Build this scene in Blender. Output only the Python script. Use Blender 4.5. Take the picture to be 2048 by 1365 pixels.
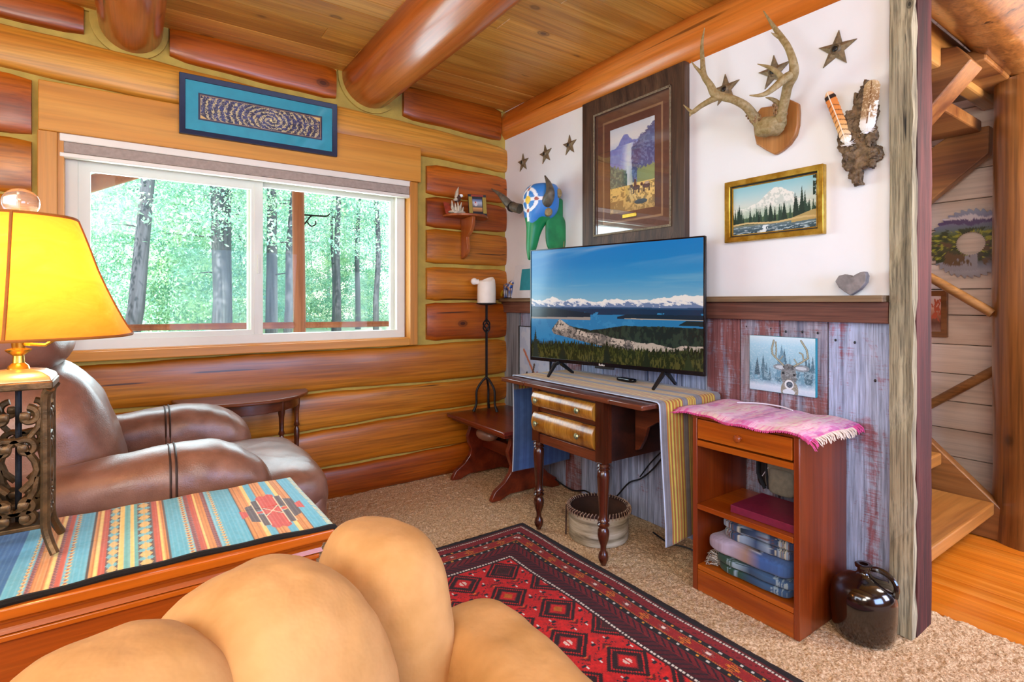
import bpy, bmesh, math, random
import numpy as np
from math import pi, sin, cos, radians
from mathutils import Vector, Matrix
random.seed(7); RS = np.random.RandomState(11)
D = bpy.data; SC = bpy.context.scene; COL = SC.collection
for o in list(D.objects): D.objects.remove(o)

# ------------------------------------------------------------ camera, world, lights, exposure
CAM = (-2.286, -3.343, 1.2); YAW = radians(35.2); FPX = 1078.0; HOR = 603.0
cam = D.cameras.new('camera'); camo = D.objects.new('camera', cam); COL.objects.link(camo)
camo.location = CAM; camo.rotation_euler = (pi/2, 0, -YAW)
cam.sensor_width = 36; cam.lens = FPX/2048*36; cam.shift_y = -(682.5-HOR)/2048; cam.clip_start = 0.02; cam.clip_end = 300
SC.camera = camo
W = D.worlds.new('world'); SC.world = W; W.use_nodes = True
wn = W.node_tree.nodes; bg = wn['Background']
bg.inputs[0].default_value = (0.62, 0.84, 1.0, 1); bg.inputs[1].default_value = 1.5
SC.view_settings.view_transform = 'Standard'; SC.view_settings.look = 'None'
SC.view_settings.gamma = 1; SC.view_settings.use_curve_mapping = False; SC.view_settings.exposure = 0.46
SC.cycles.use_denoising = True; SC.cycles.max_bounces = 8; SC.cycles.diffuse_bounces = 5
SC.cycles.transparent_max_bounces = 16; SC.cycles.sample_clamp_indirect = 6

def light(name, kind, loc, energy, col, size=None, rot=(0, 0, 0), size_y=None, target=None):
    l = D.lights.new(name, kind); l.energy = energy; l.color = col
    if kind == 'AREA':
        l.shape = 'RECTANGLE'; l.size = size; l.size_y = size_y or size
    elif kind == 'SUN': l.angle = size
    else: l.shadow_soft_size = size
    o = D.objects.new(name, l); COL.objects.link(o); o.location = loc; o.rotation_euler = rot
    if target: o.rotation_euler = (Vector(target)-Vector(loc)).to_track_quat('-Z', 'Y').to_euler()
    return o
light('sun', 'SUN', (0, 10, 20), 9.0, (1.0, 0.96, 0.86), radians(1.0), target=(5, 20, 3))
LAMPW = 1.75
# daylight through the windows of the unseen walls and the log window, then unseen fill lights added for the room and stairs
light('daylight_front', 'AREA', (-1.0, -5.45, 1.35), 78, (0.38, 0.58, 1.0), 1.7, size_y=1.2, target=(-0.6, 0.0, 0.55))
light('daylight_left', 'AREA', (-4.45, -2.6, 1.6), 34, (0.74, 0.87, 1.0), 1.6, size_y=1.2, target=(0, -1.9, 1.3))
light('daylight_log_window', 'AREA', (-1.65, 0.30, 1.45), 30, (0.72, 0.87, 1.0), 1.8, size_y=0.9, target=(-1.4, -2.2, 1.0))
light('room_fill', 'AREA', (-2.6, -4.3, 2.40), 30, (1.0, 0.95, 0.88), 0.9, target=(-1.4, -1.2, 0.6))  # unseen fill added behind the camera to brighten the room, no fixture
light('ceiling_fill', 'AREA', (-3.3, -3.9, 1.75), 30, (1.0, 0.92, 0.80), 0.8, target=(-1.5, -1.4, 2.6))  # added fill aimed upward to warm and brighten the ceiling planks
light('stair_fill', 'AREA', (0.75, -3.6, 1.9), 30, (1.0, 0.90, 0.82), 0.5, target=(1.3, -2.2, 1.6))  # added fill to brighten the whitewashed boards by the stairs
light('stair_fill_cool', 'AREA', (0.75, -4.6, 1.2), 34, (0.68, 0.74, 1.0), 0.9, target=(1.4, -2.4, 0.6))  # cool fill added for the lower stair side, no window at this spot

# ------------------------------------------------------------ geometry on known planes
FW = (sin(YAW), cos(YAW)); RT = (cos(YAW), -sin(YAW))
def P(px, py, axis, val):
    u = (px-1024)/FPX; v = (HOR-py)/FPX
    d = (FW[0]+u*RT[0], FW[1]+u*RT[1], v); t = (val-CAM[axis])/d[axis]
    return Vector((CAM[0]+t*d[0], CAM[1]+t*d[1], CAM[2]+t*d[2]))
def s2l(c):
    c = np.asarray(c, dtype=float); return np.where(c <= 0.04045, c/12.92, ((np.maximum(c, 0)+0.055)/1.055)**2.4)
def hx(h): return np.array([int(h[i:i+2], 16)/255 for i in (0, 2, 4)])
def L(h):
    c = s2l(hx(h) if isinstance(h, str) else h); return (float(c[0]), float(c[1]), float(c[2]), 1)

# ------------------------------------------------------------ materials
MATS = {}
def base(name, rough=0.6, col='808080', metal=0, spec=0.5, coat=0):
    m = D.materials.new(name); m.use_nodes = True; MATS[name] = m
    nt = m.node_tree; b = nt.nodes['Principled BSDF']
    b.inputs['Base Color'].default_value = L(col); b.inputs['Roughness'].default_value = rough
    b.inputs['Metallic'].default_value = metal; b.inputs['Specular IOR Level'].default_value = spec
    b.inputs['Coat Weight'].default_value = coat; b.inputs['Coat Roughness'].default_value = 0.15
    return m, nt, b
def N(nt, t, **k):
    n = nt.nodes.new(t)
    for a, v in k.items():
        if a.startswith('i_'):
            n.inputs[int(a[2:]) if a[2:].isdigit() else a[2:].replace('_', ' ')].default_value = v
        else: setattr(n, a, v)
    return n
def ramp(nt, stops, src):
    r = N(nt, 'ShaderNodeValToRGB'); e = r.color_ramp.elements
    while len(e) < len(stops): e.new(0.5)
    for i, (p, c) in enumerate(stops): e[i].position = p; e[i].color = L(c) if not isinstance(c, (int, float)) else (c, c, c, 1)
    nt.links.new(src, r.inputs[0]); return r.outputs[0]
def mixc(nt, fac, a, b, mode='MIX'):
    m = N(nt, 'ShaderNodeMix', data_type='RGBA', blend_type=mode)
    for s, v in ((0, fac), (6, a), (7, b)):
        if hasattr(v, 'is_linked'): nt.links.new(v, m.inputs[s])
        else: m.inputs[s].default_value = v
    return m.outputs[2]
def coords(nt, scale, rand=True):
    tc = N(nt, 'ShaderNodeTexCoord'); mp = N(nt, 'ShaderNodeMapping'); mp.inputs['Scale'].default_value = scale
    if rand:
        oi = N(nt, 'ShaderNodeObjectInfo'); mu = N(nt, 'ShaderNodeMath', operation='MULTIPLY', i_1=37.0)
        nt.links.new(oi.outputs['Random'], mu.inputs[0]); ad = N(nt, 'ShaderNodeVectorMath', operation='ADD')
        nt.links.new(tc.outputs['Object'], ad.inputs[0]); nt.links.new(mu.outputs[0], ad.inputs[1]); nt.links.new(ad.outputs[0], mp.inputs[0])
    else: nt.links.new(tc.outputs['Object'], mp.inputs[0])
    return mp.outputs[0]
def noise(nt, vec, scale=1, detail=4, rough=0.55, dist=0):
    n = N(nt, 'ShaderNodeTexNoise'); n.inputs['Scale'].default_value = scale; n.inputs['Detail'].default_value = detail
    n.inputs['Roughness'].default_value = rough; n.inputs['Distortion'].default_value = dist
    nt.links.new(vec, n.inputs['Vector']); return n.outputs['Fac']
def bump(nt, b, src, strength=0.3, dist=0.005):
    n = N(nt, 'ShaderNodeBump'); n.inputs['Strength'].default_value = strength; n.inputs['Distance'].default_value = dist
    nt.links.new(src, n.inputs['Height']); nt.links.new(n.outputs[0], b.inputs['Normal'])
WSAT = {'weathered': 0.9, 'greyboard': 1.0, 'bark': 1.0, 'birch': 1.0, 'walnut_frame': 1.0, 'shiplap': 0.9, 'rail': 1.0, 'rail_top': 1.0, 'post_red': 1.0}; WDARK = 0.95; WYEL = ('log', 'log_dark', 'log_pale', 'lintel', 'jamb', 'plank', 'beam', 'beam_orange', 'stair', 'stair_dark', 'logpost', 'floorwood')
WSAT.update({'logpost': 0.92, 'stair': 0.95, 'stair_dark': 0.9})
def wood(name, cols, axis=0, rough=0.4, k=1.0, knots=0.0, streak=0.35, vary=0.12, coat=0.0, crack=0.0, spec=0.5, bmp=0.25, kdepth=None):
    """cols: dark, mid, light; axis: grain direction"""
    def sat(h):
        c = hx(h); l = c.mean(); c = np.clip(l+(c-l)*WSAT.get(name, 1.12), 0.01, 1)*WDARK; return c*(np.array([0.98, 1.0, 0.90]) if name in WYEL else 1)
    cols = [sat(c) for c in cols]
    m, nt, b = base(name, rough, cols[1], spec=spec, coat=coat)
    def sc(a, c): v = [c*k]*3; v[axis] = a*k; return v
    n1 = noise(nt, coords(nt, sc(0.5, 7)), 1, 5, 0.6, 0.6)
    n2 = noise(nt, coords(nt, sc(2.2, 75)), 1, 4, 0.6)
    c = ramp(nt, [(0.30, cols[0]), (0.5, cols[1]), (0.72, cols[2])], n1)
    c = mixc(nt, streak, c, mixc(nt, 1.0, c, ramp(nt, [(0.34, 0.22), (0.58, 1.0)], n2), 'MULTIPLY'))
    if knots:
        vo = N(nt, 'ShaderNodeTexVoronoi'); vo.inputs['Scale'].default_value = 1
        kv = sc(3.0, 5.0); kv[kdepth if kdepth is not None else {0: 1, 1: 0, 2: 0}[axis]] = 0.0; nt.links.new(coords(nt, kv), vo.inputs['Vector'])
        kd = ramp(nt, [(0.0, 0.9), (0.05, 1.0), (0.075, 0.55), (0.10, 0.75), (0.13, 0.15), (0.20, 0.0)], vo.outputs['Distance'])
        sep = N(nt, 'ShaderNodeSeparateColor'); nt.links.new(vo.outputs['Color'], sep.inputs[0])
        th = N(nt, 'ShaderNodeMath', operation='LESS_THAN', i_1=knots); nt.links.new(sep.outputs[0], th.inputs[0])
        mu = N(nt, 'ShaderNodeMath', operation='MULTIPLY'); nt.links.new(kd, mu.inputs[0]); nt.links.new(th.outputs[0], mu.inputs[1])
        c = mixc(nt, mu.outputs[0], c, L(cols[0]*0.55))
    if crack:
        n3 = noise(nt, coords(nt, sc(0.8, 26)), 1, 2, 0.5)
        cr = ramp(nt, [(0.285, 1.0), (0.315, 0.0)], n3)
        cm = N(nt, 'ShaderNodeMath', operation='MULTIPLY', i_1=crack); nt.links.new(cr, cm.inputs[0])
        c = mixc(nt, cm.outputs[0], c, L(cols[0]*0.4))
    if vary:
        oi = N(nt, 'ShaderNodeObjectInfo'); mr = N(nt, 'ShaderNodeMapRange')
        mr.inputs['To Min'].default_value = 1-vary; mr.inputs['To Max'].default_value = 1+vary
        nt.links.new(oi.outputs['Random'], mr.inputs['Value'])
        cb = N(nt, 'ShaderNodeCombineColor')
        for i in range(3): nt.links.new(mr.outputs[0], cb.inputs[i])
        c = mixc(nt, 1.0, c, cb.outputs[0], 'MULTIPLY')
    nt.links.new(c, b.inputs['Base Color'])
    bump(nt, b, n2, bmp, 0.002)
    return m
def plain(name, col, rough=0.6, var=0.15, scale=20, bmp=0.15, metal=0, spec=0.5, col2=None, coat=0, bscale=None, bd=0.003):
    m, nt, b = base(name, rough, col, metal, spec, coat)
    n = noise(nt, coords(nt, (scale,)*3), 1, 4)
    c1 = hx(col); c0 = hx(col2) if col2 else c1*(1-var)
    nt.links.new(ramp(nt, [(0.35, c0), (0.65, c1)], n), b.inputs['Base Color'])
    if bmp: bump(nt, b, noise(nt, coords(nt, (bscale or scale*4,)*3), 1, 3), bmp, bd)
    return m
def vmat(name, rough=0.6, bmp=0.1, scale=300, spec=0.4, emit=0.0, coat=0, sheen=0, bd=0.001):
    m, nt, b = base(name, rough, spec=spec, coat=coat)
    a = N(nt, 'ShaderNodeVertexColor', layer_name='Col')
    nt.links.new(a.outputs['Color'], b.inputs['Base Color'])
    if emit:
        nt.links.new(a.outputs['Color'], b.inputs['Emission Color']); b.inputs['Emission Strength'].default_value = emit
        b.inputs['Base Color'].default_value = (0, 0, 0, 1); nt.links.remove(b.inputs['Base Color'].links[0])
    if bmp: bump(nt, b, noise(nt, coords(nt, (scale,)*3, False), 1, 2), bmp, bd)
    b.inputs['Sheen Weight'].default_value = sheen
    return m
def glassmat(name, refl=0.5, tint=(1, 1, 1, 1)):
    m = D.materials.new(name); m.use_nodes = True; nt = m.node_tree; nt.nodes.clear(); MATS[name] = m
    o = N(nt, 'ShaderNodeOutputMaterial'); mx = N(nt, 'ShaderNodeMixShader'); t = N(nt, 'ShaderNodeBsdfTransparent'); g = N(nt, 'ShaderNodeBsdfGlossy')
    t.inputs[0].default_value = tint; g.inputs['Roughness'].default_value = 0.0
    lw = N(nt, 'ShaderNodeFresnel'); lw.inputs[0].default_value = 1.45
    mu = N(nt, 'ShaderNodeMath', operation='MULTIPLY', i_1=refl); nt.links.new(lw.outputs[0], mu.inputs[0])
    nt.links.new(mu.outputs[0], mx.inputs[0]); nt.links.new(t.outputs[0], mx.inputs[1]); nt.links.new(g.outputs[0], mx.inputs[2]); nt.links.new(mx.outputs[0], o.inputs[0])
    return m
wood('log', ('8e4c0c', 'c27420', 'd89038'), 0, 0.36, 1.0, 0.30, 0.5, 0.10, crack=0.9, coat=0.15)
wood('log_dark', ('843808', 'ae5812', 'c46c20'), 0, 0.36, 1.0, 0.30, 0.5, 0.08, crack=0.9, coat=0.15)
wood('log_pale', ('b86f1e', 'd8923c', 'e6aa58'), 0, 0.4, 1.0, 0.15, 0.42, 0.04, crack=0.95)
wood('beam', ('8a3e10', 'b8622a', 'cf824a'), 1, 0.28, 0.9, 0.12, 0.32, 0.05, crack=0.8, coat=0.45)
wood('beam_orange', ('b05814', 'd87a32', 'e8924c'), 1, 0.3, 0.9, 0.12, 0.28, 0.04, crack=0.7, coat=0.35)
wood('lintel', ('c07a26', 'd6913c', 'e2a352'), 0, 0.42, 0.7, 0.10, 0.22, 0.03)
wood('jamb', ('b06a20', 'd08a38', 'dd9c4c'), 2, 0.42, 0.9, 0.10, 0.25, 0.05)
wood('plank', ('b8742c', 'd89a4a', 'ecb468'), 0, 0.4, 1.0, 0.5, 0.36, 0.16, coat=0.15, kdepth=2)
wood('floorwood', ('c0641a', 'dc8230', 'e89444'), 1, 0.25, 0.8, 0.1, 0.3, 0.10, coat=0.4)
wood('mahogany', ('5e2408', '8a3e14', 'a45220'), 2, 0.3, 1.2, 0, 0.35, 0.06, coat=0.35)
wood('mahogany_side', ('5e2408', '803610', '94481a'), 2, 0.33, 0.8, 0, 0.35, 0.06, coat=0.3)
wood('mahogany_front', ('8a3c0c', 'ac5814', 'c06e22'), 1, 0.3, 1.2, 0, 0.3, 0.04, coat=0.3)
wood('walnut', ('3a1a0c', '5c2c18', '7a4228'), 1, 0.3, 1.4, 0, 0.4, 0.05, coat=0.4)
wood('walnut_leg', ('301408', '4e2414', '66341e'), 2, 0.25, 1.4, 0, 0.35, 0.05, coat=0.5)
wood('walnut_dark', ('200c06', '38180e', '4a2214'), 1, 0.5, 1.4, 0, 0.4, 0.05)
wood('tiger', ('7a4614', 'b07a30', 'd2a050'), 2, 0.26, 1.6, 0, 0.5, 0.04, coat=0.5)
wood('benchwood', ('46140a', '6c2814', '8a3c20'), 1, 0.3, 1.2, 0, 0.3, 0.06, coat=0.35)
wood('demiwood', ('38180a', '5a2c14', '7a4424'), 0, 0.3, 1.2, 0, 0.3, 0.06, coat=0.35)
wood('cabinetwood', ('a04a10', 'cc7020', 'e08834'), 0, 0.3, 0.9, 0, 0.3, 0.03, coat=0.3)
wood('cabinetpanel', ('8a3c0e', 'a85214', 'ba6420'), 0, 0.38, 1.2, 0, 0.35, 0.03, coat=0.1)
wood('plaque', ('8e5a2c', 'b07a44', 'c48e58'), 2, 0.4, 1.4, 0, 0.3, 0.03)
wood('cornershelf', ('7a3a12', 'a85a28', 'bc7038'), 2, 0.35, 1.4, 0, 0.3, 0.03, coat=0.2)
wood('walnut_frame', ('2a1810', '4e3424', '6e5038'), 2, 0.45, 2.2, 0.1, 0.6, 0.0, crack=0.6, bmp=0.6)
wood('rail', ('4a2a1e', '7a4a3a', '9a6a54'), 1, 0.75, 1.4, 0.1, 0.5, 0.05, crack=0.5)
wood('rail_top', ('5a4630', '8a6e4e', 'a8906c'), 1, 0.8, 1.4, 0.1, 0.5, 0.05, crack=0.5)
wood('weathered', ('625840', 'a89a76', 'ccc09a'), 2, 0.85, 2.2, 0.05, 0.8, 0.0, crack=1.0, bmp=0.8)
wood('post_red', ('280c0c', '521e1c', '70322c'), 2, 0.8, 2.2, 0.02, 0.6, 0.0, crack=0.8, bmp=0.5)
wood('greyboard', ('5c5e66', '949aa4', 'bcc4cc'), 2, 0.85, 1.2, 0.03, 0.6, 0.05, crack=0.7, bmp=0.5)
wood('shiplap', ('dcc0ac', 'f2e0d2', 'faece2'), 1, 0.6, 0.8, 0.3, 0.22, 0.05)
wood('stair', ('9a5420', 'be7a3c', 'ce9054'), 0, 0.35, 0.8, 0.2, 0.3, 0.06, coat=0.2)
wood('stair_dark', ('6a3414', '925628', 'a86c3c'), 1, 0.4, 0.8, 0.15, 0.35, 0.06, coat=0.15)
wood('logpost', ('6e3a16', '9c5c2a', 'b87c48'), 2, 0.3, 0.8, 0.3, 0.6, 0.03, crack=0.9, coat=0.4)
wood('polewood', ('6a4420', '94683a', 'ac8050'), 1, 0.4, 1.4, 0.2, 0.4, 0.03)
wood('porchwood', ('9a5236', 'be7454', 'd08c6c'), 2, 0.6, 0.8, 0.2, 0.3, 0.05)
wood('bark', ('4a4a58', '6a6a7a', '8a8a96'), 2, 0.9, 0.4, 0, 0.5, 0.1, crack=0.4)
def barn(name, c_wood, c_paint, amount):
    m, nt, b = base(name, 0.85, c_wood, spec=0.2)
    g = noise(nt, coords(nt, (110, 110, 5)), 1, 5, 0.65)
    cr = noise(nt, coords(nt, (9, 30, 1.0)), 1, 4, 0.6)
    saw = noise(nt, coords(nt, (8, 9, 260)), 1, 2, 0.5)
    det = ramp(nt, [(0.3, 0.25), (0.65, 1.2)], g)
    a = mixc(nt, 0.8, L(c_wood), mixc(nt, 1.0, L(c_wood), det, 'MULTIPLY'))
    a = mixc(nt, ramp(nt, [(0.52, 0.0), (0.70, 0.8)], cr), a, L('3e4a68'))
    p = noise(nt, coords(nt, (4, 6, 2.0)), 1, 8, 0.75, 0.6); ad = N(nt, 'ShaderNodeMath', operation='MULTIPLY_ADD', i_1=0.22); nt.links.new(saw, ad.inputs[0])
    tc = N(nt, 'ShaderNodeTexCoord'); sx_ = N(nt, 'ShaderNodeSeparateXYZ'); nt.links.new(tc.outputs['Object'], sx_.inputs[0]); mr = N(nt, 'ShaderNodeMapRange'); nt.links.new(sx_.outputs[2], mr.inputs['Value'])
    for n_, v_ in (('From Min', 0.70), ('From Max', 1.0), ('To Min', -0.10), ('To Max', 0.03)): mr.inputs[n_].default_value = v_
    a2 = N(nt, 'ShaderNodeMath', operation='ADD'); nt.links.new(p, a2.inputs[0]); nt.links.new(mr.outputs[0], a2.inputs[1]); nt.links.new(a2.outputs[0], ad.inputs[2])
    c = mixc(nt, ramp(nt, [(0.74-amount*0.3, 0.0), (0.84-amount*0.3, 0.85)], ad.outputs[0]), a, mixc(nt, 0.6, L(c_paint), mixc(nt, 1.0, L(c_paint), det, 'MULTIPLY')))
    nt.links.new(c, b.inputs['Base Color']); bump(nt, b, g, 0.5, 0.003); return m
barn('barn_blue', 'b0bcd8', '9a5660', 0.30); barn('barn_mix', 'acb4d0', '905450', 0.55); barn('barn_red', 'a8a4b4', '8c4c44', 0.95); barn('barn_last', 'b0bcdc', '9c5660', 0.62)
plain('chink', 'bca048', 0.85, 0.10, 12, 0.3, bscale=60); plain('plaster', 'eef0f2', 0.85, 0.02, 3, 0.35, bscale=14, bd=0.004)
plain('vinyl', 'dcdccc', 0.45, 0.03, 5, 0); plain('shade_fabric', 'a8988a', 0.8, 0.08, 60, 0.2); plain('shade_rail', 'e8e2d2', 0.4, 0.03, 5, 0)
plain('navy', '182440', 0.35, 0.15, 20, 0.1); plain('teal_mat', '2e9aac', 0.8, 0.05, 30, 0.05); plain('brown_mat', '6e4a3c', 0.9, 0.10, 30, 0.1)
plain('tan_mat', 'a88464', 0.9, 0.08, 30, 0.1); plain('pewter', 'a8987c', 0.45, 0.3, 120, 0.3, metal=0.3); plain('gold', 'b08a28', 0.3, 0.25, 25, 0.1, metal=0.85, col2='d8b850')
plain('black', '141416', 0.4, 0.2, 30, 0.05); plain('blackgloss', '0c0c10', 0.12, 0.1, 10, 0); plain('iron', '26272c', 0.55, 0.25, 60, 0.3, metal=0.5)
plain('bronze', '6e5434', 0.42, 0.35, 40, 0.3, metal=0.55, col2='4a3820'); plain('star_metal', '8e7a58', 0.5, 0.3, 70, 0.4, metal=0.35, col2='6c5c44')
plain('wax', 'f4ece0', 0.5, 0.04, 10, 0.05); plain('jug', '0c0706', 0.1, 0.4, 8, 0.03, coat=1.0, col2='1c0c08'); plain('leather', '8c6450', 0.34, 0.25, 10, 0.5, bscale=240, bd=0.0015, spec=0.7, col2='6e4a38')
plain('leather_seam', '3a2418', 0.5, 0.2, 30, 0.1); plain('tan_fabric', 'cc9c64', 0.85, 0.10, 9, 0.5, bscale=26, bd=0.006, spec=0.2, col2='b68850'); plain('tan_seam', '9c7246', 0.9, 0.1, 30, 0.1)
plain('bone', 'a89468', 0.65, 0.3, 60, 0.7, bscale=120, bd=0.004, col2='86703e'); plain('burl', '8a7254', 0.9, 0.5, 45, 1.0, bscale=70, bd=0.008, col2='4c3c2a')
plain('burr', 'a07a50', 0.7, 0.3, 80, 0.8, bscale=150); plain('horn', '6e6656', 0.45, 0.4, 25, 0.6, bscale=60, bd=0.004, col2='4a443a'); plain('stone', '8c8684', 0.7, 0.2, 30, 0.5, bscale=80)
plain('plum', '7c1a3c', 0.5, 0.1, 60, 0.1); plain('plum_page', 'a83a6c', 0.6, 0.1, 60, 0.1); plain('khaki', '8c8674', 0.8, 0.1, 50, 0.2); plain('strap', '1c2028', 0.7, 0.2, 50, 0.2)
plain('paper', 'e4e8ee', 0.7, 0.02, 20, 0); wood('birch', ('7c7058', 'c0b498', 'dcd4c0'), 2, 0.7, 3.0, 0, 0.4, 0.0); BI = MATS['birch'].node_tree
for n_ in BI.nodes:
    if n_.type == 'MAPPING': n_.inputs['Scale'].default_value = (5, 5, 42)
plain('birch2', 'c8bca0', 0.7, 0.3, 18, 0.4, bscale=50, col2='8c8068'); plain('birch_in', '4a2a18', 0.7, 0.3, 14, 0.3); plain('lacing', '3a1c14', 0.7, 0.3, 60, 0.4)
plain('champagne', 'c8b48c', 0.3, 0.1, 20, 0.1, metal=0.6); plain('brass', 'd8b44a', 0.25, 0.1, 20, 0, metal=0.9); plain('knobmetal', '5e7a5c', 0.35, 0.3, 60, 0.3, metal=0.7, col2='b0b490'); plain('crystal', 'd8ccb0', 0.4, 0.2, 60, 0.5); plain('white', 'f0f0ec', 0.5, 0.02, 20, 0)
plain('redchip', 'a83a1c', 0.5, 0.2, 40, 0.1); plain('eaglebrown', '5a3018', 0.6, 0.3, 90, 0.5); plain('yellow', 'd8b020', 0.5, 0.2, 50, 0.1); plain('cord_black', '0e0e12', 0.5, 0.1, 10, 0); plain('cord_white', 'e6e0ec', 0.5, 0.05, 10, 0)
plain('saddle_pink', 'd8a8b8', 0.9, 0.2, 60, 0.3); plain('green_paint', '1e8a4c', 0.45, 0.15, 12, 0.2, col2='127040'); plain('blue_paint', '2f78c4', 0.45, 0.12, 12, 0.1)
plain('fringe_cream', 'dccab8', 0.9, 0.1, 60, 0.2); plain('fringe_pink', 'd8508e', 0.9, 0.15, 60, 0.2); plain('fringe_dark', '2c1c18', 0.9, 0.3, 60, 0.2); plain('black_edge', '14110f', 0.95, 0.3, 200, 0.5)
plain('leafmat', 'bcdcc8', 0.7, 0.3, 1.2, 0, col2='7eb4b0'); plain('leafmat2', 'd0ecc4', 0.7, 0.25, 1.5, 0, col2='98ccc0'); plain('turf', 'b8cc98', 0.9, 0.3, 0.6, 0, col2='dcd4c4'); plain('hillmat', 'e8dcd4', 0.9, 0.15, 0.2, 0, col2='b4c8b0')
plain('porchroof', 'c09070', 0.7, 0.1, 10, 0)
plain('lacing2', 'b8a088', 0.7, 0.3, 60, 0.3, col2='6a4438'); plain('fringe_stripe', 'd8d0c0', 0.9, 0.3, 300, 0.2, col2='201c20'); plain('champagne', 'c8b48c', 0.3, 0.1, 20, 0.1, metal=0.6)
vmat('print', 0.55, 0.05); vmat('canvas', 0.75, 0.3, 500); vmat('cloth', 0.9, 0.5, 420, 0.15, sheen=0.2); vmat('rugmat', 0.95, 0.6, 300, 0.1, sheen=0.1); vmat('paint', 0.4, 0.1, 40, 0.5)
vmat('screen', 0.12, 0, emit=0.62); plain('carpet', 'ecccA4', 0.95, 0.3, 120, 1.0, col2='a8845e', bscale=170, bd=0.006, spec=0.1)
glassmat('pane', 0.13, (0.97, 1, 0.98, 1)); glassmat('picture_glass', 0.38)
m, nt, b = base('shadeskin', 0.7, 'f0b040')   # parchment lamp shade that lets the bulb through
tr = N(nt, 'ShaderNodeBsdfTranslucent'); mx = N(nt, 'ShaderNodeMixShader'); mx.inputs[0].default_value = 0.72; o_ = nt.nodes['Material Output']
nn = noise(nt, coords(nt, (9, 9, 22)), 1, 6, 0.7, 1.2); cc = ramp(nt, [(0.35, 'f0a038'), (0.6, 'f4ac44'), (0.8, 'fabc62')], nn)
nt.links.new(cc, tr.inputs[0]); nt.links.new(cc, b.inputs['Base Color']); nt.links.new(b.outputs[0], mx.inputs[1]); nt.links.new(tr.outputs[0], mx.inputs[2]); nt.links.new(mx.outputs[0], o_.inputs[0])
plain('carpet_plain', 'd2ae88', 0.95, 0.3, 130, 0.6, col2='a07c5a')
plain('shade_trim', '9a5a14', 0.8, 0.1, 30, 0.1)
m, nt, b = base('glassball', 0.05, 'f8e8d0'); b.inputs['Transmission Weight'].default_value = 0.85; b.inputs['IOR'].default_value = 1.45
m, nt, b = base('bulb', 0.3, 'fff0c0'); b.inputs['Emission Color'].default_value = (1, 0.75, 0.4, 1); b.inputs['Emission Strength'].default_value = 20

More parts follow.
